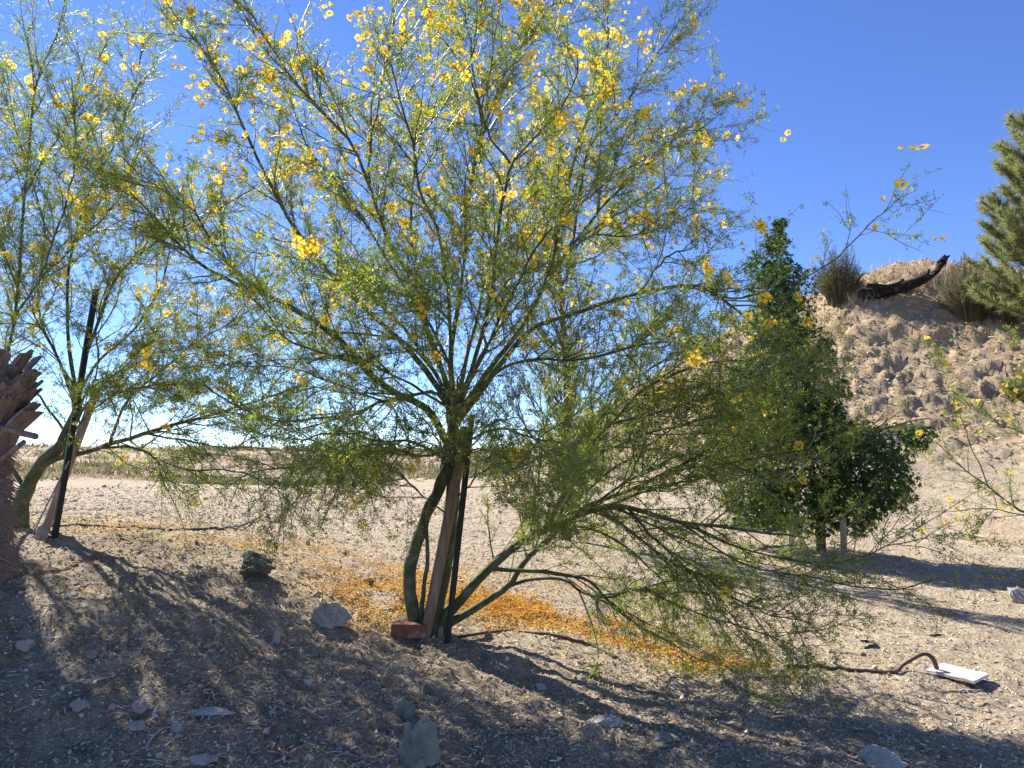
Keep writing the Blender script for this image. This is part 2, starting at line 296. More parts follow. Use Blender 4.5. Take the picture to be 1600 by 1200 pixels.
# ------------------------------------------------------------------ flower mesh
def flower_mesh():
    v, f, mi = [], [], []
    for k in range(5):
        a = k*2*math.pi/5 + 0.1; ca_, sa = math.cos(a), math.sin(a); w = 0.36 if k else 0.28; L = 0.5
        pts = [(0.05, -0.03, 0), (0.05, 0.03, 0), (0.22, -0.10*w/0.3, 0.05), (0.22, 0.10*w/0.3, 0.05), (0.38, -0.19*w/0.3, 0.07), (0.38, 0.19*w/0.3, 0.07), (L, -0.15, 0.02), (L, 0.15, 0.05)]
        o = len(v)
        for (r_, s_, h_) in pts: v.append((r_*ca_-s_*sa, r_*sa+s_*ca_, h_))
        for i in (0, 2, 4): f.append((o+i, o+i+2, o+i+3, o+i+1)); mi.append(1 if (i == 0 and k < 2) else 0)
    o = len(v)                                              # stamens in the middle
    for k in range(2):
        a = k*2.5+0.7; v += [(0.03*math.cos(a+1.5), 0.03*math.sin(a+1.5), 0), (0.03*math.cos(a-1.5), 0.03*math.sin(a-1.5), 0), (0.10*math.cos(a), 0.10*math.sin(a), 0.2), (0.08*math.cos(a), 0.08*math.sin(a), 0.2)]
        f.append((o+4*k, o+4*k+1, o+4*k+2, o+4*k+3)); mi.append(1)
    return np.array(v), np.array(f), np.array(mi)
FV, FF, FM = flower_mesh()
KEEPF = np.array([not (FF[i][0] % 8 == 0 and i < 15 and FM[i] == 0) for i in range(len(FF))]); FFS, FMS = FF[KEEPF], FM[KEEPF]; CLAW = np.array([8*k+j for k in range(2, 5) for j in (2, 3)])
def closed(v): v = v.copy(); v[CLAW, :2] *= 0.32; v[CLAW, 2] *= 0.4; return v
FVS = closed(FV)      # distant blossoms skip the narrow petal claws
FLOWER_ME = new_mesh('flower', FV, FF, [M['petal'], M['petal_heart']], FM, False)
# closed / crumpled flower: the same petals folded up
FV2 = FV.copy(); rr_ = np.hypot(FV[:, 0], FV[:, 1]); FV2[:, :2] *= (0.62-0.35*rr_)[:, None]; FV2[:, 2] += rr_*0.75
FLOWER_ME2 = new_mesh('flower', FV2, FF, [M['petal'], M['petal_heart']], FM, False)

# ------------------------------------------------------------------ palo verde trees
def spawn(P, R, s0, s1, spacing, len_rng, ang_rng, nseg, r0, r1, trop, wig, taper=0.5, max_n=None):
    """side branches on polylines P (N,S,3): returns new polylines (M,nseg+1,3) and radii"""
    N, S, _ = P.shape; L = np.linalg.norm(np.diff(P, axis=1), axis=2).sum(1)
    cnt = np.maximum(1, rng.poisson(L*(s1-s0)/spacing)); own = np.repeat(np.arange(N), cnt); m = len(own)
    s = s0 + (s1-s0)*rng.random(m); u = s*(S-1); i = np.minimum(u.astype(int), S-2); t = (u-i)[:, None]
    pos = P[own, i]*(1-t) + P[own, i+1]*t; tan = unit(P[own, i+1]-P[own, i])
    rp = R[own, i]*(1-t[:, 0]) + R[own, i+1]*t[:, 0]
    perp = unit(np.cross(tan, rng.normal(size=(m, 3)))); a = np.radians(rng.uniform(*ang_rng, m))[:, None]
    d = unit(tan*np.cos(a) + perp*np.sin(a)); ln = rng.uniform(*len_rng, m)*(1-taper*s)
    Q = np.empty((m, nseg+1, 3)); Q[:, 0] = pos
    tr = np.asarray(trop, float)
    for k in range(nseg):
        d = unit(d + rng.normal(size=(m, 3))*wig + tr[None]*1.0)
        Q[:, k+1] = Q[:, k] + d*(ln/nseg)[:, None]
    rs = np.minimum(r0*(0.7+0.6*rng.random(m)), rp*0.85)
    lin = np.linspace(0, 1, nseg+1)[None]; RR = rs[:, None]*(1-lin) + np.minimum(r1, rs*0.6)[:, None]*lin
    return Q, RR, own
LEAFLET = (np.array([(0, 0, 0), (0.5, 0.6, 0.05), (-0.35, 1, 0)]), np.array([[0, 1, 2]]))

def palo_verde(name, base, label, limbs, dens=1.0, n_flower=300, fl_total=900, flower_w=None, leaf=(0.012, 0.007), trunk_names=('trunk',), leaf_every=0.0235, keep=None, fsize=0.050, droop_keys=(), sparse_keys=(), hang_leaf=0.42, l1=(0.30, 0.85), l1_space=0.062, l2_space=0.040, group='flowering palo verde trees'):
    t = thing(name, base, label, 'tree', group)
    polys = {}; L0 = []
    for key, pts, y_end, r0, r1, parent in limbs:
        px = np.array([p[0] for p in pts], float); py = np.array([p[1] for p in pts], float)
        if parent is None: y0 = base[1]
        elif isinstance(parent, (int, float)): y0 = parent
        else:
            qx, qY = polys[parent]; k = np.argmin(((qx-np.array([px[0], py[0]]))**2).sum(1)); y0 = qY[k]
        s = np.concatenate([[0], np.cumsum(np.hypot(np.diff(px), np.diff(py)))]); s /= s[-1]
        Y = y0 + (y_end-y0)*s**1.15
        raw = at(px, py, Y); n = 26; c = catmull(raw, n)
        pc = catmull(np.stack([px, py, Y], -1), 60); polys[key] = (pc[:, :2], pc[:, 2])
        ss = np.linspace(0, 1, n); rad = (1+0.45*fbm(ss*14+len(L0)*3.1, ss*0, 1.0, 2, 9))*(r1 + (r0-r1)*(1-ss)**0.85)*(1.0 if key in trunk_names else 0.70)*(1+(0.55 if parent is None else 0.12)*np.exp(-ss*16))
        w = 0.020*np.stack([fbm(ss*6+len(L0)*9.7+k*31, ss*0, 1.5, 2, 3) for k in range(3)], -1)*np.minimum(1, ss*6)[:, None]
        c = c + w*2
        if key in trunk_names: c[0, 2] -= 0.05
        L0.append((key, c, rad))
        v, f = tubes(c[None], rad[None], 10 if r0 > 0.014 else 6, True, 0.10)
        part('trunk' if key in trunk_names else 'limb', v, f, M['bark'], t)
    PL = np.stack([c for k, c, r in L0]); RL = np.stack([r for k, c, r in L0])
    up = np.array([not (k in trunk_names) for k, _, _ in L0]); dr = np.array([k in droop_keys for k, _, _ in L0]); spk = np.array([k in sparse_keys for k, _, _ in L0])
    segs1 = []
    for mask, trop, gap, lr in ((up & ~dr & ~spk, (0, 0, 0.035), 1.0, l1), (up & dr & ~spk, (0.0, 0, -0.035), 1.0, l1), (up & spk, (0, 0, 0.02), 1.7, (0.12, 0.45))):
        if not mask.any(): continue
        q, r, _ = spawn(PL[mask], RL[mask], 0.18, 1.0, l1_space*gap/dens, lr, (18, 58), 7, 0.0055, 0.0013, trop, 0.11, 0.45)
        segs1.append((q, r, np.full(len(q), (trop[2] < 0) or gap > 1)))
    # the tip of each limb runs on as a shoot
    Q1 = np.concatenate([q for q, r, h_ in segs1]); R1 = np.concatenate([r for q, r, h_ in segs1]); H1 = np.concatenate([h_ for q, r, h_ in segs1])
    hz = height(Q1[..., 0].ravel(), Q1[..., 1].ravel()).reshape(Q1.shape[:2]); Q1[..., 2] = np.maximum(Q1[..., 2], hz+0.02)
    Q2, R2, own2 = spawn(Q1, R1, 0.12, 1.0, l2_space/dens, (0.08, 0.30), (20, 65), 2, 0.0022, 0.0007, (0, 0, 0.01), 0.14, 0.35)
    hz = height(Q2[..., 0].ravel(), Q2[..., 1].ravel()).reshape(Q2.shape[:2]); Q2[..., 2] = np.maximum(Q2[..., 2], hz+0.012)
    v, f = tubes(Q1, R1, 3, False); part('branches', v, f, M['twig'], t, kind='stuff')
    v, f = tubes(Q2, R2, 3, False); part('twigs', v, f, M['twig'], t, kind='stuff')
    # leaves: a thin rachis with pairs of tiny leaflets
    parts = []
    for Q, every, hg in ((Q2, leaf_every, H1[own2]), (Q1[:, 2:], leaf_every*1.6, H1)):
        N, S, _ = Q.shape; L = np.linalg.norm(np.diff(Q, axis=1), axis=2).sum(1); cnt = rng.poisson(L/every*np.where(hg, hang_leaf, 1.0))
        own = np.repeat(np.arange(N), cnt); u = rng.random(len(own))*(S-1.001); i = u.astype(int); tt = (u-i)[:, None]
        pos = Q[own, i]*(1-tt)+Q[own, i+1]*tt; tan = unit(Q[own, i+1]-Q[own, i])
        d = unit(tan*0.6 + unit(np.cross(tan, rng.normal(size=tan.shape))) + np.array([0, 0, 0.15])); parts.append((pos, d))
    pos = np.concatenate([p for p, d in parts]); d = np.concatenate([q for p, q in parts]); m = len(pos)
    rl = rng.uniform(0.018, 0.050, m); U, D, V = frames(d)
    bv = np.array([(-0.5, 0, 0), (0.5, 0, 0), (0.0, 1, 0)]); h_ = np.arange(0, m, 2); rv, rf = stamp(bv, np.array([[0, 1, 2]]), pos[h_], U[h_], D[h_], V[h_], np.stack([np.full(len(h_), 0.0014), rl[h_], np.full(len(h_), 1)], -1))
    part('leaf_stalks', rv, rf, M['leaf'], t, kind='stuff', shade=False)
    npair = 8; own = np.repeat(np.arange(m), npair); k = np.tile(np.arange(npair), m)
    sel = rng.random(len(own)) < 0.85; own, k = own[sel], k[sel]
    side = np.where(k % 2, 1.0, -1.0)[:, None]; fr = (0.18 + 0.82*(k//2)/(npair/2-0.5))[:, None]
    lp = pos[own] + D[own]*rl[own, None]*fr; ld = unit(U[own]*side + D[own]*0.55 + rng.normal(size=(len(own), 3))*0.25)
    LU, LD, LV = frames(ld + 0) ; LV = unit(V[own] + rng.normal(size=LV.shape)*0.5); LU = unit(np.cross(LD, LV)); LV = np.cross(LU, LD)
    sz = rng.uniform(0.7, 1.3, len(own)); lv, lf = stamp(*LEAFLET, lp, LU, LD, LV, np.stack([sz*leaf[1], sz*leaf[0], sz*leaf[0]], -1))
    part('leaves', lv, lf, M['leaf'], t, kind='stuff', shade=False)
    # flowers, in loose clusters at twig ends
    ends = np.concatenate([Q2[:, -1], Q1[:, -1]]); w = flower_w(ends); w = w/w.sum()
    nc = int(fl_total/2.3); c = rng.choice(len(ends), nc, p=w, replace=False) if nc < (w > 0).sum() else np.nonzero(w)[0]
    cnt = 1 + rng.poisson(2.3, len(c)); own = np.repeat(c, cnt); m = len(own)
    tipd = np.concatenate([unit(Q2[:, -1]-Q2[:, -2]), unit(Q1[:, -1]-Q1[:, -2])]); fp = ends[own] + tipd[own]*0.02 + rng.normal(size=(m, 3))*0.024
    nrm = unit(rng.normal(size=(m, 3)) + np.array([-0.3, -0.35, 0.35])); U, V, _ = frames(nrm); U2 = unit(np.cross(nrm, rng.normal(size=nrm.shape))); V2 = np.cross(nrm, U2)
    sz = rng.uniform(0.7, 1.15, m)*fsize; order = np.argsort(np.linalg.norm(fp-np.array([0, 0, CAMZ]), axis=1)/sz)
    for q in order[:n_flower]:
        o = link('flower', FLOWER_ME if rng.random() < 0.58 else FLOWER_ME2, t)
        mt = np.stack([U2[q], V2[q], nrm[q]], 1)*sz[q]
        from mathutils import Matrix
        o.matrix_local = Matrix([[*mt[0], fp[q][0]-base[0]], [*mt[1], fp[q][1]-base[1]], [*mt[2], fp[q][2]-base[2]], [0, 0, 0, 1]])
    rest = order[n_flower:]
    if len(rest):
        h = len(rest)//2; a = stamp(FVS, FFS, fp[rest[h:]], U2[rest[h:]], V2[rest[h:]], nrm[rest[h:]], sz[rest[h:]]); b_ = stamp(closed(FV2), FFS, fp[rest[:h]], U2[rest[:h]], V2[rest[:h]], nrm[rest[:h]], sz[rest[:h]])
        v, f = merge([a, b_]); part('blossoms', v, f, [M['petal'], M['petal_heart']], t, False, 'stuff', np.tile(FMS, len(rest)))
    return t

MB = hit(665, 990, 3, 6); print('main base', MB)
def pf_main(e):
    z = e[:, 2]; w = np.interp(z, [0.6, 1.2, 1.9, 2.6, 3.3, 4.6], [0.03, 0.05, 0.12, 0.55, 1.0, 1.1]); return w*np.where(e[:, 0] > 1.2, 0.7, 1)*np.where((e[:, 0] > 1.5) & (e[:, 2] > 2.1) & (e[:, 2] < 2.75), 5, 1)*(e[:, 1] > 2.75)
Y0 = float(MB[1])
ML = [
 ('trunk', [(668,990),(684,930),(700,850),(706,780),(710,720),(706,650),(706,610)], Y0+.05, .050, .030, None),
 ('stem', [(650,985),(640,915),(648,862),(668,800),(690,745),(702,690),(708,640)], Y0+.0, .039, .026, Y0),
 ('thin_stem', [(657,988),(660,930),(668,880),(664,820),(676,770),(700,715)], Y0-.05, .013, .009, Y0-.03),
 ('l1', [(702,700),(668,640),(600,605),(545,545),(490,500),(430,470),(340,432),(270,370),(205,300)], Y0-.55, .032, .006, 'trunk'),
 ('l1b', [(430,470),(350,400),(300,330),(260,300),(180,240)], Y0-.2, .014, .004, 'l1'),
 ('l2', [(706,640),(650,560),(560,470),(480,385),(425,290),(379,195),(350,130),(319,82),(262,8),(240,-40)], Y0+.5, .024, .004, 'trunk'),
 ('l3', [(706,620),(668,520),(662,450),(613,393),(580,293),(553,230),(500,170),(460,130),(415,60),(375,-10)], Y0-.7, .022, .004, 'trunk'),
 ('l4', [(578,285),(575,253),(597,133),(612,50),(622,-40)], Y0-.3, .012, .003, 'l3'),
 ('l4b', [(662,450),(640,350),(655,230),(680,120),(690,20),(700,-50)], Y0+.7, .013, .003, 'l3'),
 ('l5', [(708,620),(705,560),(720,450),(730,320),(742,270),(752,200),(745,150),(732,110),(745,60),(765,-20)], Y0+.1, .020, .004, 'trunk'),
 ('l6', [(748,240),(777,140),(800,100),(853,0),(880,-60)], Y0-.3, .011, .003, 'l5'),
 ('l7', [(712,640),(735,580),(765,480),(778,367),(792,290),(797,255),(845,205),(887,157),(907,95),(885,68)], Y0-.9, .021, .003, 'trunk'),
 ('l7b', [(797,255),(770,220),(752,180),(735,80),(722,-20)], Y0-1.2, .010, .003, 'l7'),
 ('l8', [(714,650),(760,585),(800,530),(850,440),(872,360),(900,230),(930,150),(947,113),(950,0),(960,-60)], Y0+.6, .024, .004, 'trunk'),
 ('l9', [(855,435),(893,377),(910,273),(930,217),(975,165),(1015,105),(1055,40)], Y0+.2, .016, .003, 'l8'),
 ('l10', [(893,385),(945,320),(1000,260),(1055,220),(1100,180)], Y0-.1, .012, .003, 'l9'),
 ('l10b', [(895,380),(945,345),(1010,305),(1065,255),(1095,225)], Y0+.7, .011, .003, 'l9'),
 ('l10c', [(870,410),(920,372),(990,370),(1040,350),(1085,325)], Y0-.5, .010, .003, 'l8'),
 ('l11', [(714,660),(760,600),(820,520),(900,490),(1000,455),(1080,445),(1130,470),(1190,525),(1240,570)], Y0-.9, .026, .004, 'trunk'),
 ('l11b', [(1110,460),(1170,465),(1270,428),(1340,370),(1405,312)], Y0-1.3, .008, .0025, 'l11'),
 ('l11c', [(1000,455),(1040,405),(1080,385),(1110,365)], Y0-.3, .010, .003, 'l11'),
 ('l12', [(708,660),(680,613),(600,627),(547,647),(453,657),(380,640),(320,600)], Y0-.8, .016, .004, 'trunk'),
 ('l12b', [(600,627),(520,600),(460,575),(380,572),(300,560)], Y0+.3, .010, .003, 'l12'),
 ('l13', [(700,720),(640,690),(560,700),(480,725),(400,735),(350,760)], Y0-1.0, .013, .003, 'trunk'),
 ('l15', [(706,690),(690,600),(640,540),(560,520),(440,520),(330,500)], Y0+1.0, .016, .004, 'trunk'),
 ('l16', [(708,640),(740,520),(770,400),(820,300),(860,220),(880,120)], Y0+1.3, .018, .004, 'trunk'),
 ('l17', [(706,640),(670,520),(600,400),(540,300),(480,230),(440,120)], Y0+1.2, .018, .004, 'trunk'),
 ('l18', [(708,650),(700,500),(690,380),(660,300),(640,200),(610,100)], Y0-1.2, .018, .004, 'trunk'),
 ('l19', [(710,660),(760,540),(850,430),(930,400),(1000,345)], Y0+1.3, .016, .004, 'trunk'),
 ('l20', [(708,690),(690,600),(620,500),(520,420),(430,400),(320,380)], Y0+.9, .016, .004, 'trunk'),
 ('l21', [(706,700),(655,715),(600,690),(520,680),(470,690)], Y0-1.6, .012, .003, 'trunk'),
 ('l22', [(710,700),(780,672),(860,690),(930,720)], Y0-1.5, .012, .003, 'trunk'),
 ('l23', [(706,640),(700,560),(650,480),(560,430)], Y0-1.7, .014, .003, 'trunk'),
 ('l24', [(712,640),(800,570),(900,560),(1010,540),(1100,520)], Y0-1.6, .014, .003, 'trunk'),
 ('l25', [(712,640),(790,480),(840,380),(930,300),(1010,250)], Y0-1.4, .014, .003, 'trunk'),
 ('l26', [(706,760),(690,700),(665,660),(630,640)], Y0-.7, .009, .003, 'trunk'),
 ('l27', [(712,740),(740,690),(770,660),(810,650)], Y0-.7, .009, .003, 'trunk'),
 ('l28', [(708,700),(712,650),(716,600),(730,540)], Y0-.9, .010, .003, 'trunk'),
 ('l30', [(706,640),(640,600),(560,560),(470,540),(400,470)], Y0-1.3, .012, .003, 'trunk'),
 ('l31', [(694,800),(650,765),(610,725),(570,700)], Y0-.5, .007, .002, 'trunk'),
 ('l32', [(706,790),(745,745),(790,722),(845,735)], Y0-.5, .008, .002, 'trunk'),
 ('l33', [(706,725),(680,695),(640,700),(600,740)], Y0-.9, .007, .002, 'trunk'),
 ('l34', [(708,725),(750,700),(790,720),(825,770)], Y0-.9, .007, .002, 'trunk'),
 ('r1', [(672,985),(720,940),(765,890),(810,850),(868,822),(915,800),(980,792),(1060,815),(1160,830),(1260,840)], Y0-.5, .038, .005, None),
 ('r1b', [(850,832),(880,770),(905,715),(960,655),(1020,600),(1100,568),(1180,560)], Y0-.9, .020, .003, 'r1'),
 ('r1c', [(960,660),(1050,640),(1140,600),(1220,565)], Y0-1.1, .009, .003, 'r1b'),
 ('r2', [(680,985),(740,952),(795,915),(825,872),(862,838),(905,800),(960,775),(1040,740),(1130,690),(1180,660)], Y0-.2, .032, .004, None),
 ('r2b', [(1040,740),(1150,720),(1250,705),(1350,680),(1450,655)], Y0-1.3, .009, .003, 'r2'),
 ('r3', [(770,888),(784,890),(858,896),(920,907),(960,947),(1015,985),(1090,1030)], Y0-.35, .018, .004, 'r1'),
 ('r4', [(790,918),(830,905),(880,903),(910,925),(950,932),(1000,918),(1080,955),(1180,985),(1240,1010)], Y0-.6, .014, .003, 'r2'),
 ('r5', [(980,792),(1050,870),(1110,910),(1180,950),(1270,975)], Y0-.8, .012, .003, 'r1'),
 ('r6', [(940,797),(1010,850),(1080,900),(1130,960),(1170,1010)], Y0-.2, .012, .003, 'r1'),
 ('r7', [(1060,815),(1180,860),(1300,880),(1400,850),(1445,838)], Y0-1.2, .009, .0025, 'r1'),
 ('r8', [(1060,815),(1160,880),(1260,900),(1380,920),(1470,905)], Y0-1.4, .008, .0025, 'r1'),
 ('r9', [(905,715),(980,690),(1080,660),(1190,640)], Y0-.5, .010, .003, 'r1b'),
 ('r10', [(915,800),(990,745),(1080,710),(1160,730),(1240,770)], Y0-.9, .011, .003, 'r1'),
 ('r11', [(830,835),(840,760),(850,690),(870,600),(900,560)], Y0+.4, .014, .003, 'r1'),
 ('r13', [(905,715),(950,640),(1010,580),(1090,530)], Y0-.2, .010, .003, 'r1b'),
 ('r14', [(868,822),(950,740),(1040,680),(1130,620)], Y0+.2, .012, .003, 'r1'),
 ('r15', [(915,800),(1000,770),(1090,750),(1180,740)], Y0-.3, .010, .003, 'r1'),
 ('r16', [(960,792),(1050,835),(1150,870),(1240,890)], Y0+.1, .010, .003, 'r1'),
 ('r17', [(868,822),(930,690),(960,600),(1000,520)], Y0+.5, .012, .003, 'r1'),
 ('r12', [(870,820),(930,830),(1000,870),(1050,930),(1080,990)], Y0+.3, .011, .003, 'r1'),
]
palo_verde('palo_verde_tree', tuple(MB), 'large yellow-flowering palo verde tree behind the red brick', ML, 1.0, 300, 3200, pf_main, trunk_names=('trunk', 'stem', 'thin_stem'),
           droop_keys=('r3', 'r4', 'r5', 'r6', 'r7', 'r8', 'r12', 'l13', 'r16'), sparse_keys=('l11b', 'r2b', 'r8'), hang_leaf=0.85)

LB = hit(24, 822, 4, 6); print('left base', LB); Y1 = float(LB[1])
LL = [
 ('trunk', [(24,822),(36,780),(49,749),(67,722),(90,700),(104,680),(120,640),(118,600)], Y1+.05, .050, .026, None),
 ('a1', [(58,738),(75,724),(96,716),(157,700),(225,677),(330,647),(420,620),(490,590)], Y1-.5, .026, .004, 'trunk'),
 ('a2', [(172,690),(195,632),(225,600),(300,540),(360,500),(410,440)], Y1-.2, .014, .003, 'a1'),
 ('a3', [(157,700),(210,700),(280,732),(360,738),(420,755),(455,790)], Y1-.7, .013, .003, 'a1'),
 ('a4', [(120,640),(140,540),(180,440),(240,380),(330,330),(400,290)], Y1-.2, .018, .004, 'trunk'),
 ('a5', [(118,610),(105,520),(110,400),(140,300),(190,200),(225,70)], Y1+.4, .018, .004, 'trunk'),
 ('a6', [(40,765),(0,700),(-10,640),(10,560),(28,450),(40,300),(56,135),(84,60),(101,0),(112,-40)], Y1-.3, .020, .004, 'trunk'),
 ('a7', [(20,500),(60,440),(120,380),(170,330),(210,250),(230,190)], Y1-.6, .013, .003, 'a6'),
 ('a8', [(28,450),(0,380),(-30,280),(-50,150)], Y1+.2, .013, .003, 'a6'),
 ('a9', [(40,300),(80,230),(130,160),(165,60)], Y1-.5, .010, .003, 'a6'),
 ('a10', [(118,620),(160,560),(220,500),(260,420),(280,300)], Y1+.7, .014, .003, 'trunk'),
 ('a11', [(120,640),(90,560),(60,480),(70,350),(30,220),(10,90)], Y1+.8, .015, .003, 'trunk'),
 ('a12', [(104,680),(60,620),(-10,560),(-100,500)], Y1+.3, .014, .003, 'trunk'),
 ('a13', [(120,640),(150,600),(220,570),(320,575),(400,560)], Y1+.6, .012, .003, 'trunk'),
 ('a14', [(60,440),(100,330),(120,220),(110,120)], Y1-.9, .010, .003, 'a7'),
 ('a15', [(0,700),(-60,640),(-120,560),(-160,430)], Y1, .012, .003, 'a6'),
 ('a17', [(104,680),(140,625),(200,565),(255,520)], Y1-.6, .010, .003, 'trunk'),
 ('a18', [(118,610),(80,540),(50,480),(20,400)], Y1-.5, .010, .003, 'trunk'),
 ('a19', [(120,640),(150,580),(152,500),(172,420)], Y1-.7, .010, .003, 'trunk'),
 ('a20', [(96,716),(130,655),(190,612),(280,600)], Y1-.8, .010, .003, 'trunk'),
 ('a16', [(225,677),(290,690),(350,700),(430,700),(500,720)], Y1-.1, .010, .003, 'a1'),
]
def pf_left(e): return np.interp(e[:, 2], [1.2, 1.8, 2.4, 3.2, 4.5], [0.15, 0.25, 0.5, 1, 1])
palo_verde('palo_verde_tree', tuple(LB), 'palo verde tree at the left with a bent trunk beside the shaggy stump', LL, 1.05, 150, 560, pf_left, droop_keys=('a3', 'a16'))

RY = 6.3; RB = at(1790, 900, RY); RB[2] = height(RB[0], RB[1])
RL_ = [
 ('trunk', [(1790,905),(1785,850),(1770,780),(1765,700)], RY, .05, .03, None),
 ('b1', [(1785,850),(1700,845),(1640,815),(1590,795),(1545,762),(1500,725),(1462,690)], RY-.4, .022, .003, 'trunk'),
 ('b2', [(1545,762),(1515,690),(1490,630),(1466,585)], RY-.7, .008, .002, 'b1'),
 ('b3', [(1775,800),(1690,740),(1620,690),(1560,660),(1515,620)], RY-.2, .018, .003, 'trunk'),
 ('b4', [(1640,815),(1580,800),(1520,795),(1455,800)], RY-.6, .009, .002, 'b1'),
 ('b5', [(1770,780),(1700,650),(1640,590),(1590,545)], RY+.2, .016, .003, 'trunk'),
 ('b6', [(1765,700),(1740,560),(1720,420),(1730,300)], RY, .020, .003, 'trunk'),
 ('b7', [(1765,700),(1800,560),(1850,430),(1870,320)], RY+.3, .020, .003, 'trunk'),
 ('b8', [(1785,850),(1860,760),(1950,700),(2000,650)], RY, .020, .003, 'trunk'),
]
def pf_right(e): return np.ones(len(e))
palo_verde('palo_verde_tree', tuple(RB), 'palo verde tree at the right edge, branches reaching in front of the slope', RL_, 0.62, 90, 190, pf_right, l1=(0.2, 0.55), fsize=0.044)

# ------------------------------------------------------------------ stakes
def pole(name, p0, p1, Y0_, Y1_, r, mat, label, cat, sides=10, sink=0.06, square=False):
    a = at(p0[0], p0[1], Y0_); a[2] = min(a[2], float(height(a[0], a[1])))-sink; b = at(p1[0], p1[1], Y1_)
    s = np.linspace(0, 1, 9)[:, None]; P = a+(b-a)*s
    rr = r*(1+0.05*(rng.random(9)-0.5)); rr[-1] *= 0.93
    v, f = tubes(P[None], rr[None], 4 if square else sides, True, 0.0 if square else 0.06)
    return solo(name, v, f, mat, label, cat, shade=not square)
pole('wooden_stake', (661, 996), (728, 668), Y0-.10, Y0+.0, .031, M['wood'], 'thick weathered wooden stake leaning against the central tree trunk', 'stake')
pole('steel_stake', (697, 998), (738, 648), Y0-.16, Y0-.12, .017, M['iron'], 'thin dark steel stake upright beside the central tree trunk', 'stake', square=True)
pole('wooden_stake', (66, 826), (152, 606), Y1-.12, Y1+.0, .026, M['palewood'], 'pale wooden stake slanting behind the dark stake at left tree', 'stake')
pole('steel_stake', (85, 822), (150, 452), Y1-.25, Y1-.2, .023, M['iron'], 'tall dark stake slanting up through the left tree', 'stake', square=True)
pole('dry_stick', (50, 822), (108, 720), Y1-.25, Y1-.25, .006, M['stick'], 'thin dry stick leaning between the left tree and its stakes', 'stick', 6, 0.02)

# ------------------------------------------------------------------ brick, tile, stones
def box_verts(sx, sy, sz, seg=(8, 4, 4), bev=0.006, rough=0.0015, seed=0):
    import bmesh
    bm = bmesh.new(); bmesh.ops.create_cube(bm, size=1)
    for v in bm.verts: v.co = (v.co.x*sx, v.co.y*sy, v.co.z*sz)
    bmesh.ops.bevel(bm, geom=bm.edges[:], offset=bev, segments=2, affect='EDGES', profile=0.6)
    bmesh.ops.subdivide_edges(bm, edges=[e for e in bm.edges if e.calc_length() > 0.03], cuts=4, use_grid_fill=True)
    bmesh.ops.triangulate(bm, faces=bm.faces[:])
    v = np.array([x.co[:] for x in bm.verts]); f = np.array([[l.index for l in p.verts] for p in bm.faces]); bm.free()
    r_ = np.random.default_rng(seed); v += r_.normal(size=v.shape)*rough; return v, f
def rotz(v, a): c, s = math.cos(a), math.sin(a); return v@np.array([[c, s, 0], [-s, c, 0], [0, 0, 1]])
def rotx(v, a): c, s = math.cos(a), math.sin(a); return v@np.array([[1, 0, 0], [0, c, s], [0, -s, c]])
def roty(v, a): c, s = math.cos(a), math.sin(a); return v@np.array([[c, 0, -s], [0, 1, 0], [s, 0, c]])
bp = hit(638, 1000, 3, 6)
v, f = box_verts(.190, .090, .074, rough=.0008, bev=.007, seed=3); v = rotz(roty(v, 0.02), 0.06) + bp + np.array([0, 0.02, .050])
solo('brick', v, f, M['brick'], 'red clay brick lying at the foot of the central tree', 'brick')
tp = hit(1500, 1060, 3, 6)
v, f = box_verts(.235, .235, .018, rough=.0006, bev=.003, seed=5); v = rotz(roty(rotx(v, 0.05), 0.02), 0.72) + tp + np.array([0.0, 0.02, .022])
solo('tile', v, f, M['tile'], 'white square tile lying on the ground near the hose end', 'tile')

import bmesh
def ico(sub):
    bm = bmesh.new(); bmesh.ops.create_icosphere(bm, subdivisions=sub, radius=1); v = np.array([x.co[:] for x in bm.verts]); f = np.array([[l.index for l in p.verts] for p in bm.faces]); bm.free(); return v, f
IV, IF = ico(4)
def rock_shape(seed, angular=1.0):
    r_ = np.random.default_rng(seed); v = IV.copy(); rad = np.ones(len(v))
    for _ in range(22):                              # cut facets
        n_ = unit(r_.normal(size=3)); d = r_.uniform(0.62, 0.93); h = v@n_
        over = h > d; v[over] -= np.outer((h[over]-d)*angular, n_)
    n3 = fbm(v[:, 0]*2+v[:, 2]*1.3+seed, v[:, 1]*2-v[:, 2], 1.6, 4, seed % 97)
    return v*(1+0.75*n3+0.30*np.abs(fbm(v[:, 0]*3-v[:, 1]+seed, v[:, 2]*3+v[:, 1], 3, 3, 3)))[:, None]
def rock(px, py, wpx, hpx, mat, label, seed, depth=1.0, sink=0.25, rz=0.0, lo=2, hi=40, ang=1.0):
    p = hit(px, py, lo, hi); s = p[1]/FPX; w = wpx*s/2; h = hpx*s/2
    v = rotz(rock_shape(seed, ang), rz)*np.array([w*1.15, w*1.15*depth, h*1.35]); v = v + p + np.array([0, w*depth*0.5, h*(1-2*sink)])
    solo('rock', v, IF, mat, label, 'rock', shade=False)
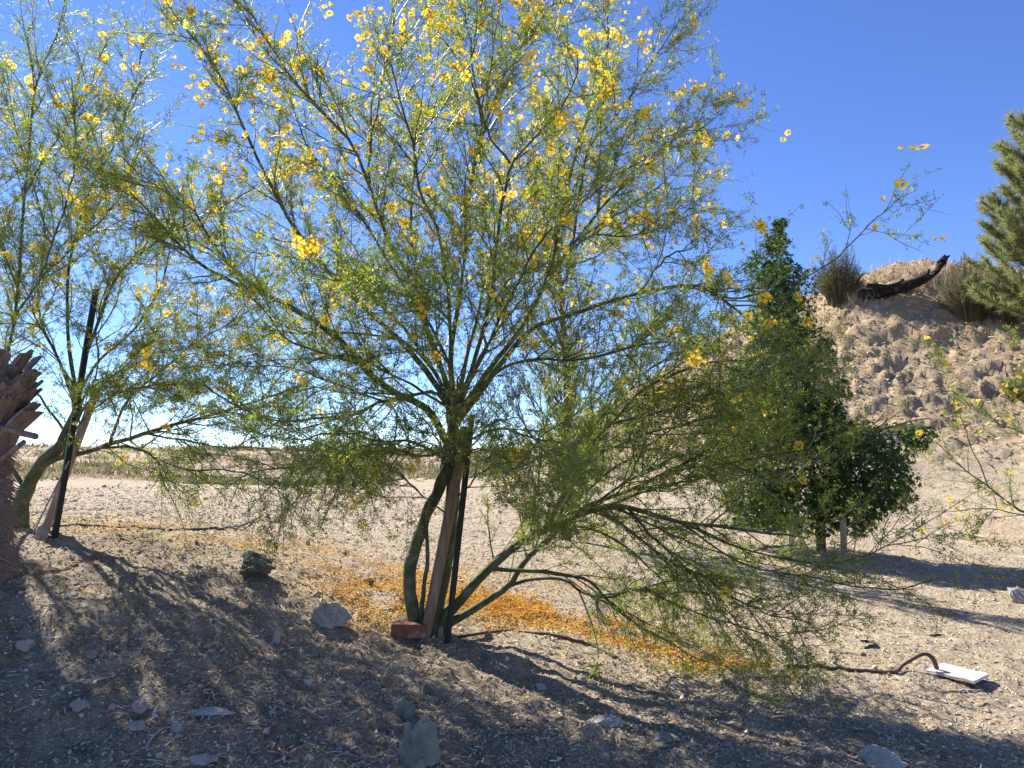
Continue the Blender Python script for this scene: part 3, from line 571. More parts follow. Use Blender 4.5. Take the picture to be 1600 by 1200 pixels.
R_ = [
 (508, 978, 52, 34, 'rock_pale', 'pale rock half sunk in soil left of the brick', 1, 0.8, .2),
 (396, 902, 54, 36, 'rock_dark', 'rounded dark olive boulder between the left tree and the central tree', 2, 0.9, .15),
 (652, 1196, 58, 60, 'rock_green', 'large craggy grey-green rock at bottom centre', 3, 0.9, .15),
 (634, 1122, 30, 26, 'rock_green', 'small wedge-shaped rock just behind the large craggy rock', 4, 0.9, .2),
 (660, 1144, 16, 8, 'rock_pale', 'tiny flat pale stone touching the top of the large craggy rock', 5, 1.0, .2),
 (120, 1112, 26, 18, 'rock_pale', 'egg-shaped pale stone, larger one of the lower left slope', 6, 0.8, .2),
 (215, 1114, 20, 16, 'rock_pale', 'pointed triangular stone on the lower left slope', 7, 0.9, .2),
 (214, 1142, 22, 13, 'rock_pale', 'low flat stone below the pointed triangular stone', 8, 0.9, .25),
 (274, 1146, 16, 14, 'rock_pale', 'small stone at the end of the curved white stick', 9, 0.9, .25),
 (36, 1016, 24, 16, 'rock_pale', 'pale stone near the left edge below the shaggy stump', 10, 0.9, .25),
 (47, 1028, 22, 10, 'rock_green', 'low grey stone just below the pale stone at left edge', 11, 0.9, .25),
 (76, 1036, 14, 11, 'rock_green', 'small blocky grey stone to the right of the two left edge stones', 12, 0.9, .25),
 (172, 1112, 12, 10, 'rock_pale', 'pebble-sized stone between the egg-shaped and pointed stones', 13, 0.9, .25),
 (945, 1135, 52, 14, 'rock_pale', 'flat pale slab stone set in the slope right of centre', 14, 0.6, .3),
 (1378, 1196, 68, 26, 'rock_pale', 'broad white rock at the bottom edge on the right', 15, 0.7, .25),
 (330, 1117, 58, 8, 'rock_pale', 'long thin pale slab on the lower left slope', 16, 0.5, .3),
 (310, 1196, 40, 12, 'rock_pale', 'flat pale stone at the bottom edge left of centre', 17, 0.7, .3),
 (1598, 942, 30, 24, 'rock_pale', 'round white rock in the shade at the right edge', 18, 0.9, .15),
 (62, 844, 18, 24, 'rock_pale', 'light grey stone at the foot of the pale left stake', 19, 0.9, .2),
 (140, 1030, 22, 12, 'rock_green', 'dull stone lying above the small twigs at left', 20, 0.8, .3),
 (845, 1078, 16, 9, 'rock_pale', 'small tan stone on the slope below the brown hose', 21, 0.9, .25),
 (1040, 1160, 24, 14, 'rock_green', 'grey clod-like stone low on the slope right of the flat slab', 22, 0.9, .3),
 (575, 912, 14, 8, 'rock_dark', 'small dark stone on petals left of the trunk', 23, 0.9, .25),
]
for px, py, w, h, mt, lab, sd, dp, sk in R_: rock(px, py, w, h, M[mt], lab, sd, dp, sk, sd*0.7)

# ------------------------------------------------------------------ hoses, sticks
def ground_line(name, pts, r, mat, label, cat, lift=None, n=40, taper=None, sides=8, wob=0.0):
    g = np.array([hit(px, py-(l if lift else 0), 2, 20) if not (lift and l) else np.array([0, 0, 0]) for (px, py), l in zip(pts, lift or [0]*len(pts))])
    if lift:
        yref = np.mean([g[i][1] for i in range(len(pts)) if not lift[i]])
        for i, l in enumerate(lift):
            if l: g[i] = at(pts[i][0], pts[i][1], yref+ (l if isinstance(l, float) else 0))
    c = catmull(g, n)
    if not lift: c[:, 2] = np.maximum(c[:, 2], height(c[:, 0], c[:, 1]))
    else: c[:, 2] = np.maximum(c[:, 2], height(c[:, 0], c[:, 1]))
    c[:, 2] += r*0.6
    rr = np.full(n, r) if taper is None else r*np.interp(np.linspace(0, 1, n), *taper)
    v, f = tubes(c[None], rr[None], sides, True, wob); return solo(name, v, f, mat, label, cat, shade=True)
ground_line('irrigation_hose', [(716, 997), (760, 990), (800, 987), (845, 991), (890, 1000), (930, 1012), (965, 1030)], .0085, M['hose'], 'brown irrigation hose running through fallen petals right of the brick', 'hose')
ground_line('irrigation_hose', [(264, 829), (300, 829), (345, 828), (372, 824), (400, 812)], .011, M['blackhose'], 'short black irrigation hose on the gravel behind the olive boulder', 'hose')
ground_line('irrigation_hose', [(92, 822), (130, 821), (180, 824), (225, 826), (258, 829)], .006, M['hose'], 'thin brown hose from the dark left stake across the petals', 'hose')
ground_line('irrigation_hose', [(1225, 1043), (1265, 1044), (1300, 1047), (1345, 1050), (1396, 1052), (1412, 1040), (1442, 1024), (1457, 1030), (1464, 1046)], .010, M['hose'], 'brown hose with a kinked raised end beside the white tile', 'hose', lift=[0, 0, 0, 0, 0, .001, .001, .001, .001], n=60, taper=([0, .9, .93, 1], [1, 1, 1.25, 1.4]))
ground_line('curved_stick', [(228, 1172), (234, 1160), (246, 1147), (262, 1139), (280, 1137)], .0055, M['stick'], 'curved white stick on the lower left slope', 'stick', taper=([0, 1], [1, .6]), wob=.2)
ground_line('dry_stick', [(520, 1190), (535, 1180), (560, 1186), (600, 1182)], .005, M['stick'], 'bent dry twig at the bottom left of the large craggy rock', 'stick', taper=([0, 1], [1, .5]), wob=.2)
ground_line('dry_stick', [(432, 1105), (450, 1112), (470, 1122)], .005, M['stick'], 'short dry twig on the pale soil left of centre', 'stick', taper=([0, 1], [1, .5]), wob=.2)
ground_line('dry_stick', [(142, 1070), (160, 1062), (180, 1058)], .005, M['stick'], 'dry twig lying above the egg-shaped stone', 'stick', taper=([0, 1], [1, .5]), wob=.2)
ground_line('dry_stick', [(1345, 1003), (1356, 1003), (1368, 1008), (1352, 1014)], .009, M['blackhose'], 'hooked dark wood scrap on the sunny gravel above the hose', 'stick', taper=([0, .6, 1], [.6, 1, .8]), wob=.3)
ground_line('dry_stick', [(1452, 994), (1462, 993), (1476, 994)], .007, M['blackhose'], 'small dark wood chip on the sunny gravel above the tile', 'stick', taper=([0, .6, 1], [.6, 1, .6]), wob=.3)
ground_line('dry_stick', [(1470, 1082), (1500, 1081), (1535, 1080)], .006, M['stick'], 'pale splinter on the ground just below the white tile', 'stick', taper=([0, .6, 1], [.6, 1, .6]), wob=.3)
sp = hit(432, 1003, 2, 6); v, f = tubes(np.array([[sp+np.array([0, 0, -.02]), sp+np.array([0.002, 0, .03]), sp+np.array([.006, 0, .055])]]), np.array([[.022, .017, .012]]), 7, True, .3)
solo('wood_stub', v, f, M['stick'], 'small upright wood stub on pale soil below the pale rock', 'stub')
sp = hit(688, 996, 2, 6); v, f = tubes(np.array([[sp+np.array([0, 0, -.02]), sp+np.array([0.0, 0, .03]), sp+np.array([.003, 0, .06])]]), np.array([[.016, .016, .014]]), 7, True, .2)
solo('wood_stub', v, f, M['wood'], 'short wooden stub between the wooden stake and steel stake', 'stub')

# ------------------------------------------------------------------ shaggy stump at the left edge
def palm_stump():
    b = hit(2, 912, 3, 6); Yp = float(b[1]); s = Yp/FPX
    base = at(-60, 912, Yp); base[2] = height(base[0], base[1])
    t = thing('palm_stump', base, 'shaggy grey dead palm stump cut off by the left edge', 'palm stump')
    prof = [(-.06, 68), (0, 66), (.06, 63), (.15, 60), (.28, 56), (.42, 52), (.55, 47), (.64, 46), (.75, 52), (.90, 58), (1.02, 56), (1.08, 44), (1.11, 16)]
    hs_ = np.linspace(-.06, 1.11, 120); rs = np.interp(hs_, [p[0] for p in prof], [p[1]*s for p in prof])
    th = np.linspace(0, 2*np.pi, 96, endpoint=False); H, TH = np.meshgrid(hs_, th, indexing='ij')
    Rr = rs[:, None]*(1 + 0.10*fbm(TH*6+H*9, H*14, 1.0, 3, 4) + 0.05*np.sin(H*55+TH*3+3*fbm(TH*2, H*3, 1, 2, 6)))
    lean = 0.0; v = np.stack([base[0]+Rr*np.cos(TH)+lean*H, base[1]+Rr*np.sin(TH), base[2]+H], -1).reshape(-1, 3)
    idx = np.arange(120*96).reshape(120, 96); nx = np.roll(idx, -1, 1); f = np.stack([idx[:-1], nx[:-1], nx[1:], idx[1:]], -1).reshape(-1, 4)
    part('trunk', v, [f, idx[-1:, :]], M['palm'], t)
    # frond bases: split woody wedges that point up and outwards
    r_ = np.random.default_rng(5)
    for k in range(90):
        a = r_.uniform(0, 2*np.pi); h = r_.uniform(.58, .93); L = r_.uniform(.20, .28)*(1.15-.5*(h-.58)); up = math.radians(r_.uniform(56, 72)); w = r_.uniform(.06, .10)
        if k < 5: a = [-0.35, 0.0, -0.7, 0.3, -1.0][k]; h = [.70, .74, .80, .66, .84][k]; up = math.radians(54)
        rb = np.interp(h, [p[0] for p in prof], [p[1]*s for p in prof])*0.72
        n = 7; q = np.linspace(0, 1, n); wid = w*(1.0-.15*q)*(1+.1*r_.normal(size=n)); thk = .016*(1-.4*q)
        out = np.array([math.cos(a), math.sin(a), 0]); tn = np.array([-math.sin(a), math.cos(a), 0])
        c = base + np.array([0, 0, h]) + out*rb + (out*math.cos(up)+np.array([0, 0, math.sin(up)]))*L*q[:, None]
        nr = -out*math.sin(up)+np.array([0, 0, math.cos(up)])
        c = c + nr*(0.03*np.sin(q*2.5))[:, None]
        m = 6; sgn = np.linspace(-1, 1, m); ridg = r_.normal(size=m)*.004
        top = c[:, None]+tn*(wid[:, None]*sgn)[..., None]+nr*(thk[:, None]+ridg)[..., None]; bot = c[:, None]+tn*(wid[:, None]*sgn)[..., None]-nr*(thk[:, None]*(1-.6*sgn**2))[..., None]
        end = (r_.random(m)*.05)[:, None]*unit(c[-1]-c[-2]); top[-1] += end; bot[-1] += end
        vv = np.concatenate([top.reshape(-1, 3), bot.reshape(-1, 3)]); g = np.arange(n*m).reshape(n, m); g2 = g+n*m
        ff = np.concatenate([np.stack([g[:-1, :-1], g[:-1, 1:], g[1:, 1:], g[1:, :-1]], -1).reshape(-1, 4), np.stack([g2[:-1, :-1], g2[1:, :-1], g2[1:, 1:], g2[:-1, 1:]], -1).reshape(-1, 4),
             np.stack([g[-1, :-1], g[-1, 1:], g2[-1, 1:], g2[-1, :-1]], -1), np.stack([g[:-1, 0], g[1:, 0], g2[1:, 0], g2[:-1, 0]], -1), np.stack([g[:-1, -1], g2[:-1, -1], g2[1:, -1], g[1:, -1]], -1)])
        part('frond_base', vv, ff, M['palm'], t, False)
    for (p0, p1, r) in (((0, 668), (56, 682), .017), ((-20, 735), (38, 690), .013)):
        P = np.linspace(at(p0[0], p0[1], Yp-.05), at(p1[0], p1[1], Yp-.12), 6); vv, ff = tubes(P[None], np.full((1, 6), r), 8, True, .15); part('frond_stub', vv, ff, M['palm'], t)
    # hanging fibres down the trunk
    n = 2600; a = r_.uniform(0, 2*np.pi, n); h = r_.uniform(.05, .7, n); rb = np.interp(h, hs_, rs)*1.02
    out = np.stack([np.cos(a), np.sin(a), 0*a], -1); tn = np.stack([-np.sin(a), np.cos(a), 0*a], -1)
    pos = base + out*rb[:, None] + np.array([0, 0, 1])*h[:, None]; d = unit(tn*0.9 + np.array([0, 0, -.45]) + out*.12 + r_.normal(size=(n, 3))*.15)
    U = unit(np.cross(d, out)); vv, ff = stamp(np.array([(-.5, 0, 0), (.5, 0, 0), (.3, 1, 0), (-.2, 1, 0)]), np.array([[0, 1, 2, 3]]), pos, U, d, np.cross(U, d), np.stack([np.full(n, .006), r_.uniform(.05, .14, n), np.ones(n)], -1))
    part('fibres', vv, ff, M['palm'], t, False, 'stuff')
palm_stump()

# ------------------------------------------------------------------ broad-leaved tree on the right
def star_leaf():
    v = [(0, 0.02, 0)]
    for a, r in ((-150, .28), (-105, .62), (-80, .30), (-48, .88), (-24, .36), (0, 1.0), (24, .36), (48, .88), (80, .30), (105, .62), (150, .28)):
        q = math.radians(a); v.append((r*math.sin(q)*.62, .12+r*math.cos(q)*.62, -.25*abs(math.sin(q))*r+.05*(r < .4)))
    f = [(0, i, i+1) for i in range(1, 11)] + [(0, 11, 1)]; return np.array(v), np.array(f)
SLV, SLF = star_leaf()
def sweetgum():
    Yt = 8.6; base = hit(1283, 862, 6, 12); Yt = float(base[1]); s = Yt/FPX
    t = thing('broadleaf_tree', base, 'dark green pyramidal broadleaf tree in front of the bare slope', 'tree')
    px = [(1283, 862), (1280, 800), (1262, 700), (1245, 600), (1232, 500), (1220, 420), (1215, 350)]
    tr = catmull(at([p[0] for p in px], [p[1] for p in px], Yt), 24); tr[0, 2] -= .08
    v, f = tubes(tr[None], np.linspace(.055, .008, 24)[None], 9, True, .08); part('trunk', v, f, M['pine_bark'], t)
    blobs = [(1216,352,9),(1215,372,20),(1208,408,30),(1228,445,40),(1200,455,32),(1238,495,48),(1200,515,34),(1272,545,36),(1230,565,56),(1185,590,40),(1288,610,42),(1160,640,36),(1225,650,70),(1145,705,34),(1280,660,50),(1345,690,46),(1400,695,36),(1438,680,20),(1240,720,80),(1330,745,62),(1385,755,36),(1165,765,44),(1255,785,66),(1325,790,46),(1195,812,40)]
    br = []
    pos, nrm = [], []
    for bx, by, r in blobs:
        c = at(bx, by, Yt) + np.array([0, rng.uniform(-.35, .35)*min(1, r/50), 0]); R = r*s
        k = int(np.interp(np.abs(by-400), [0, 400], [0, 0])) ; tp_ = tr[np.argmin(np.abs(tr[:, 2]-(c[2]-.25*R-.1)))]
        q = np.linspace(0, 1, 8)[:, None]; br.append(tp_*(1-q)+c*q + np.array([0, 0, .06])*np.sin(q*np.pi))
        n = int(1000*R*R/.16)+60; d = unit(rng.normal(size=(n, 3))); rad = R*(0.45+0.62*rng.random(n)**.45)*(1+.75*fbm(d[:, 0]*3+bx, d[:, 2]*3+d[:, 1]*2, 1.2, 2, 7))
        pos.append(c+d*rad[:, None]*np.array([1.05, 1.05, 1.0])); nrm.append(d)
    for b_ in br: v, f = tubes(b_[None], np.linspace(.014, .004, 8)[None], 6, True); part('limb', v, f, M['pine_bark'], t)
    pos = np.concatenate(pos); nrm = np.concatenate(nrm); n = len(pos); print('sweetgum leaves', n)
    g = height(pos[:, 0], pos[:, 1]); okk = pos[:, 2] > g+.2; pos, nrm = pos[okk], nrm[okk]; n = len(pos)
    V = unit(nrm*0.7 + np.array([0, 0, .5]) + rng.normal(size=(n, 3))*.45); D = unit(np.cross(np.cross(V, unit(nrm*np.array([1, 1, .2])+np.array([0, 0, -.7])+rng.normal(size=(n, 3))*.4)), V)); U = np.cross(D, V)
    v, f = stamp(SLV, SLF, pos, U, D, V, rng.uniform(.048, .105, n)); part('crown', v, f, M['sweetgum'], t, False, 'stuff')
    return Yt
SGY = sweetgum()
pole('tree_stake', (1236, 862), (1238, 812), SGY-.25, SGY-.25, .032, M['palewood'], 'pale wooden stake under the left side of the dark broadleaf tree', 'stake')
pole('tree_stake', (1319, 874), (1317, 808), SGY-.4, SGY-.4, .034, M['palewood'], 'pale wooden stake under the right side of the dark broadleaf tree', 'stake')

# ------------------------------------------------------------------ pines
def pine(base, H, Rmax, label, nb, mat, dens, seed, elev=(10, 45), nl=0.085, lean=(0, 0), shape=1.0, nw=.0035):
    r_ = np.random.default_rng(seed); base = np.array(base, float)
    t = thing('pine_tree', base, label, 'pine tree', 'pine trees')
    n = 20; q = np.linspace(0, 1, n); tr = base + np.stack([lean[0]*q+.05*np.sin(q*5), lean[1]*q, H*q-.1*(q == 0)], -1)
    v, f = tubes(tr[None], np.linspace(.018*H, .008, n)[None], 8, True, .1); part('trunk', v, f, M['pine_bark'], t)
    tips = []; lines = []; rads = []
    for k in range(nb):
        h = r_.uniform(.08, .97); a = r_.uniform(0, 2*np.pi); L = Rmax*(1-h)**shape*r_.uniform(.7, 1.1)+.18; e = math.radians(r_.uniform(*elev))
        st = np.array([np.interp(h, q, tr[:, i]) for i in range(3)]); d = np.array([math.cos(a)*math.cos(e), math.sin(a)*math.cos(e), math.sin(e)])
        u = np.linspace(0, 1, 8)[:, None]; P = st+d*L*u+np.array([0, 0, .22*L])*u**2; lines.append(P); rads.append(np.linspace(.010, .004, 8))
        for w in np.arange(.25, 1.0, .085/max(L, .2)*dens):
            p0 = P[0]+(P[-1]-P[0])*w+np.array([0, 0, .0]); dd = unit(d+r_.normal(size=3)*.55+np.array([0, 0, .55])); l2 = r_.uniform(.12, .30)*(1.1-.5*w)
            p0 = np.array([np.interp(w, u[:, 0], P[:, i]) for i in range(3)])
            lines.append(p0+dd*l2*u); rads.append(np.linspace(.005, .003, 8)); tips.append((p0, dd, l2))
        tips.append((P[5], unit(P[-1]-P[5]), np.linalg.norm(P[-1]-P[5])+.06))
    tips.append((tr[-3], np.array([0, 0, 1.]), H*.12))
    v, f = tubes(np.array(lines), np.array(rads), 4, False); part('branches', v, f, M['pine_bark'], t, kind='stuff')
    p0 = np.array([x[0] for x in tips]); dd = np.array([x[1] for x in tips]); ll = np.array([x[2] for x in tips])
    cnt = np.maximum(20, (ll*330*dens).astype(int)); own = np.repeat(np.arange(len(tips)), cnt); m = len(own)
    w = r_.random(m)**.75; pos = p0[own]+dd[own]*(ll[own]*w)[:, None]; d = unit(dd[own]*.9+unit(r_.normal(size=(m, 3)))*.8)
    U, D, V = frames(d); ln = r_.uniform(.6, 1.15, m)*nl
    v, f = stamp(np.array([(-.5, 0, 0), (.5, 0, 0), (0, 1, 0)]), np.array([[0, 1, 2]]), pos, U, D, V, np.stack([np.full(m, nw*1.3), ln, ln], -1))
    part('needles', v, f, mat, t, False, 'stuff'); print('needles', m)
pb = at(1648, 560, 15.6); pb[2] = height(pb[0], pb[1])
pine(pb, 5.4, 1.75, 'bushy green pine tree on the slope at the right edge', 150, M['needle'], 1.0, 4, elev=(15, 55), nl=.19, shape=.7, nw=.008)
pb = at(882, 840, 8.6); pb[2] = height(pb[0], pb[1])
pine(pb, 4.05, .75, 'slender grey-green pine behind the central palo verde tree', 70, M['needle_grey'], 1.25, 9, elev=(35, 65), nl=.075, shape=.5)

# ------------------------------------------------------------------ shrubs, log and grass on the crest
def shrub(px, py, wpx, hpx, label, mat, seed, n=900, Y=None, leaves=True, upright=1.0):
    r_ = np.random.default_rng(seed); b = hit(px, py, 8, 40); s = b[1]/FPX; W_, H_ = wpx*s/2, hpx*s
    t = thing('shrub', b, label, 'shrub', 'shrubs on the crest of the slope')
    a = r_.uniform(0, 2*np.pi, n); rr = np.sqrt(r_.random(n)); out = np.stack([np.cos(a), np.sin(a), 0*a], -1)
    p0 = b + out*(rr*.35*W_)[:, None]; end = b + out*(rr*W_*1.0)[:, None] + np.array([0, 0, 1])*(H_*np.sqrt(np.clip(1-.9*rr**2, 0, 1))*r_.uniform(.55, 1.08, n)*(.75+.5*vnoise(a*1.2, rr*2, seed)))[:, None]
    u = np.linspace(0, 1, 5)[None, :, None]; P = p0[:, None]*(1-u)+end[:, None]*u + r_.normal(size=(n, 5, 3))*.025*u; P[..., 2] += (np.sin(u[..., 0]*np.pi)*.06*upright)
    P[:, 0, 2] = height(P[:, 0, 0], P[:, 0, 1])-.02
    v, f = tubes(P, np.tile(np.linspace(.006, .003, 5), (n, 1)), 3, False); part('stems', v, f, mat, t, kind='stuff')
    m = n*(34 if leaves else 14); own = r_.integers(0, n, m); w = r_.uniform(.3, 1.0, m); i = np.minimum((w*4).astype(int), 3); fr = (w*4-i)[:, None]
    pos = P[own, i]*(1-fr)+P[own, i+1]*fr; d = unit(unit(P[own, 4]-P[own, 0])*.8+r_.normal(size=(m, 3))*.9); U, D, V = frames(d)
    ln = r_.uniform(.04, .09, m); v, f = stamp(np.array([(-.5, .1, 0), (.5, .1, 0), (.1, 1, 0), (-.1, 1, 0)]), np.array([[0, 1, 2, 3]]), pos, U, D, V, np.stack([np.full(m, .011 if leaves else .005), ln, ln], -1))
    part('foliage', v, f, mat, t, False, 'stuff')
shrub(1312, 470, 84, 84, 'rounded grey-green shrub on the crest just left of the burnt log', M['shrub'], 1, 420)
shrub(1515, 492, 96, 88, 'pale dry twiggy shrub on the crest between burnt log and pine', M['shrub_grey'], 2, 430)
shrub(1575, 500, 70, 80, 'olive shrub on the crest at the foot of the right pine', M['shrub'], 3, 300)
shrub(1600, 625, 60, 50, 'low green bush on the slope at the right edge', M['needle'], 4, 240)

def burnt_log():
    b = hit(1400, 458, 12, 30); Yl = float(b[1])-.15; s = Yl/FPX
    t = thing('burnt_log', at(1350, 465, Yl), 'black burnt log with upturned end on the crest of the slope', 'log')
    P = catmull(at([1342, 1365, 1392, 1420, 1445, 1462, 1472, 1477], [460, 458, 454, 446, 437, 425, 410, 398], np.linspace(Yl+.1, Yl-.2, 8)), 40)
    rr = np.interp(np.linspace(0, 1, 40), [0, .1, .5, .75, .85, .93, 1], [6, 9, 8, 4, 5, 7, 1])*s
    v, f = tubes(P[None], rr[None], 10, True, .5); part('trunk', v, f, M['char'], t, False)
    P = catmull(at([1395, 1418, 1440, 1449, 1452], [452, 444, 434, 428, 420], np.linspace(Yl-.1, Yl-.25, 5)), 16)
    v, f = tubes(P[None], np.linspace(8, 2, 16)[None]*s, 7, True, .5); part('limb', v, f, M['char'], t, False)
    P = catmull(at([1355, 1385, 1402, 1412], [446, 447, 443, 436], np.linspace(Yl-.1, Yl-.25, 4)), 16)
    v, f = tubes(P[None], np.linspace(4, 2, 16)[None]*s, 7, True, .4); part('limb', v, f, M['char'], t, False)
    P = catmull(at([1474, 1480, 1484], [408, 402, 399], np.array([Yl-.2]*3)), 8); v, f = tubes(P[None], np.linspace(5, 1, 8)[None]*s, 7, True, .4); part('limb', v, f, M['char'], t, False)
burnt_log()

def blades(name, pos, h, w, mat, spread=.5, fs=1.0):
    n = len(pos); d = unit(np.array([0, 0, 1.])+rng.normal(size=(n, 3))*spread); U, D, V = frames(d)
    hh = rng.uniform(.5, 1.1, n)*h*fs; v, f = stamp(np.array([(-.5, 0, 0), (.5, 0, 0), (.35, .6, .06), (-.35, .6, .06), (0, 1, .2)]), [np.array([[0, 1, 2, 3]]), np.array([[3, 2, 4]])], pos, U, D, V, np.stack([np.full(n, w)*fs, hh, hh], -1))
    return solo(name, v, f, mat, kind='stuff')
def clump(px0, px1, py0, py1, nc, per, sd, lo=10, hi=40):
    c = []
    for _ in range(nc):
        p = hit(rng.uniform(px0, px1), rng.uniform(py0, py1), lo, hi); c.append(p[None]+rng.normal(size=(per, 3))*np.array([sd, sd, 0]))
    c = np.concatenate(c); c[:, 2] = height(c[:, 0], c[:, 1])-.01; return c
g1 = np.concatenate([clump(1330, 1560, 424, 440, 42, 26, .2), clump(1325, 1350, 455, 475, 8, 70, .14), clump(1160, 1330, 470, 560, 30, 30, .2), clump(1000, 1160, 560, 640, 30, 30, .2)])
tag(blades('dry_grass', g1, .42, .009, M['straw'], .3), 'pale dry grass tufts along the crest of the slope', 'grass')
# low scrub and dry weeds on the far plain
nf = 6500; aa = np.radians(rng.uniform(-38, 8, nf)); rr = 13*np.exp(rng.random(nf)**.9*2.25); px_, py_ = rr*np.sin(aa), rr*np.cos(aa)
ok = (fbm(px_, py_, .3, 3, 41) > -.03+.16*smooth(24, 13, rr)) & (hill_mask(px_, py_) < .3); px_, py_, rr = px_[ok], py_[ok], rr[ok]
per = 16; fs_ = np.repeat(np.interp(rr, [15, 40, 120], [.8, 1.3, 2.4]), per); cx = np.repeat(px_, per)+rng.normal(size=len(px_)*per)*.25*fs_; cy = np.repeat(py_, per)+rng.normal(size=len(px_)*per)*.25*fs_
pp = np.stack([cx, cy, height(cx, cy)-.01], -1)
sel = np.repeat(fbm(px_, py_, .35, 2, 55) > .03, per)
tag(blades('dry_weeds', pp[~sel], .13, .03, M['straw_brown'], .9, fs_[~sel]), 'dry pinkish weeds covering the distant plain at left', 'weeds')
tag(blades('scrub', pp[sel], .36, .05, M['shrub_grey'], .9, fs_[sel]), 'low olive scrub spread over the distant rise at left', 'scrub')

# ------------------------------------------------------------------ ground cover: gravel, litter, fallen petals
def polar(n, r0, r1, a0=-40, a1=40):
    a = np.radians(rng.uniform(a0, a1, n)); r = np.exp(rng.uniform(math.log(r0), math.log(r1), n)); return r*np.sin(a), r*np.cos(a)
v0 = np.array([(1,0,0),(-1,0,0),(0,1,0),(0,-1,0),(0,0,1),(0,0,-1)], float); f0 = np.array([(0,2,4),(2,1,4),(1,3,4),(3,0,4),(2,0,5),(1,2,5),(3,1,5),(0,3,5)])
n = 30000; x, y = polar(n, 2.3, 16); sz = np.minimum(rng.lognormal(-5.2, .5, n), .03)*np.interp(np.hypot(x, y), [2, 5, 16], [.8, 1.0, 1.9])
pos = np.stack([x, y, height(x, y)+sz*.25], -1); U, D, V = frames(rng.normal(size=(n, 3)))
v, f = stamp(v0*np.array([1, .8, .6]), f0, pos, U, D, V, sz); v = v + rng.normal(size=v.shape)*np.repeat(sz, len(v0))[:, None]*.13
tag(solo('gravel', v, f, M['gravel'], kind='stuff'), 'loose pale gravel scattered over the dry ground', 'gravel')
n = 110000; x, y = polar(n, 2.3, 15); k = rng.random(n) < (.55+.45*mulch_mask(x, y)); x, y = x[k], y[k]; n = len(x)
pos = np.stack([x, y, height(x, y)+.004], -1); d = unit(rng.normal(size=(n, 3))*np.array([1, 1, .28])); U, D, V = frames(d); V = unit(np.array([0, 0, 1])+rng.normal(size=(n, 3))*.4); U = unit(np.cross(D, V)); V = np.cross(U, D)
ln = rng.lognormal(-4.0, .6, n)*np.interp(y, [3, 15], [.9, 1.6]); wd = np.minimum(ln*.4, rng.uniform(.0015, .008, n)*np.interp(y, [3, 15], [1, 2.2]))
v, f = stamp(np.array([(-.5, -.5, 0), (.5, -.5, .1), (.4, .5, .3), (-.4, .5, 0)]), np.array([[0, 1, 2, 3]]), pos, U, D, V, np.stack([wd, np.minimum(ln, .09), wd], -1))
tag(solo('plant_litter', v, f, M['litter'], kind='stuff'), 'chips, straw and dry litter on the soil', 'litter')

def petals_at(px, py, n, sx, sy):
    c = hit(px, py, 2.5, 14); x = c[0]+rng.normal(size=n)*sx; y = c[1]+rng.normal(size=n)*sy; return np.stack([x, y], -1)
P = [petals_at(600, 940, 5500, .22, .25), petals_at(640, 905, 4500, .3, .4), petals_at(750, 940, 6500, .28, .22), petals_at(830, 955, 5500, .3, .18), petals_at(950, 980, 5500, .3, .15), petals_at(1040, 1015, 4800, .22, .10), petals_at(1100, 1040, 1200, .14, .06),
     petals_at(700, 890, 1800, .7, .5), petals_at(950, 920, 1500, .6, .5), petals_at(1560, 850, 500, .25, .2), petals_at(1510, 905, 900, .5, .35), petals_at(180, 828, 1100, .5, .18), petals_at(330, 838, 1100, .45, .2), petals_at(460, 860, 1600, .5, .4), petals_at(430, 905, 500, .3, .25), petals_at(150, 900, 350, .5, .3),
     petals_at(1170, 1038, 350, .12, .04), petals_at(1395, 1040, 180, .09, .06), petals_at(1360, 985, 160, .4, .3), petals_at(1580, 830, 450, .3, .3), petals_at(1500, 760, 300, .5, .4), petals_at(600, 860, 900, .8, .7)]
P = np.concatenate(P); x, y = polar(1600, 2.4, 8); P = np.concatenate([P, np.stack([x, y], -1)])
keepm = (fbm(P[:, 0], P[:, 1], 2.6, 3, 77) > -.10+.08*rng.normal(size=len(P))); P = P[keepm]; n = len(P)
pos = np.stack([P[:, 0], P[:, 1], height(P[:, 0], P[:, 1])+.006+.008*rng.random(n)], -1)
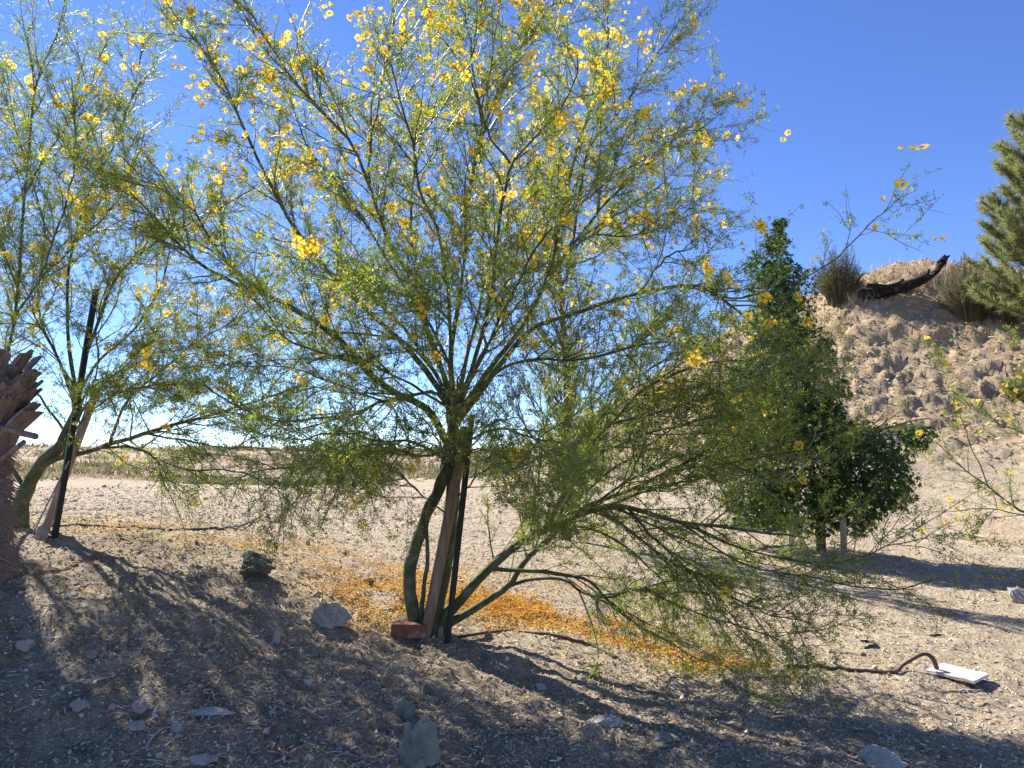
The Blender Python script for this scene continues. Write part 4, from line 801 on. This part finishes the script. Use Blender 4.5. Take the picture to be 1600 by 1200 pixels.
V = unit(np.array([0, 0, 1])+rng.normal(size=(n, 3))*.55); D = unit(np.cross(V, rng.normal(size=(n, 3)))); U = np.cross(D, V)
v, f = stamp(np.array([(0, -.5, 0), (.42, .1, .14), (0, .5, .05), (-.42, .1, .14)]), np.array([[0, 1, 2, 3]]), pos, U, D, V, rng.uniform(.006, .018, n))
tag(solo('fallen_petals', v, f, M['fallen'], kind='stuff'), 'carpet of fallen orange-yellow petals under the trees', 'petals')

n = 2600; x = rng.uniform(1, 16, n); y = rng.uniform(10, 21, n); k = rng.random(n) < hill_mask(x, y); x, y = x[k], y[k]; n = len(x)
sz = np.minimum(rng.lognormal(-3.5, .5, n), .09); pos = np.stack([x, y, height(x, y)], -1); V = unit(np.array([0, 0, 1])+rng.normal(size=(n, 3))*.35); D = unit(np.cross(V, rng.normal(size=(n, 3)))); U = np.cross(D, V)
cv, cf = ico(1); v, f = stamp(cv*np.array([1.2, .9, .55]), cf, pos, U, D, V, sz); v = v + rng.normal(size=v.shape)*np.repeat(sz, len(cv))[:, None]*.10
tag(solo('soil_clods', v, f, M['ground'], kind='stuff'), 'crumbling soil clods on the bare slope', 'clods')

n = 26000; x = rng.uniform(1, 16, n); y = rng.uniform(10, 22, n); k = rng.random(n) < hill_mask(x, y)*(.25+1.2*vnoise(x*.9, y*.9, 88)); x, y = x[k], y[k]; n = len(x)
pos = np.stack([x, y, height(x, y)+.012], -1); D = unit(rng.normal(size=(n, 3))*np.array([1, 1, .5])); V = unit(np.array([0, -.4, 1])+rng.normal(size=(n, 3))*.5); U = unit(np.cross(D, V)); V = np.cross(U, D)
ln = np.minimum(rng.lognormal(-2.9, .6, n), .22); wd = rng.uniform(.008, .03, n)
v, f = stamp(np.array([(-.5, -.5, 0), (.5, -.5, .1), (.4, .5, .3), (-.4, .5, 0)]), np.array([[0, 1, 2, 3]]), pos, U, D, V, np.stack([wd, ln, wd], -1))
tag(solo('slope_litter', v, f, M['litter'], kind='stuff'), 'dry straw and bits of litter lying on the bare slope', 'litter')
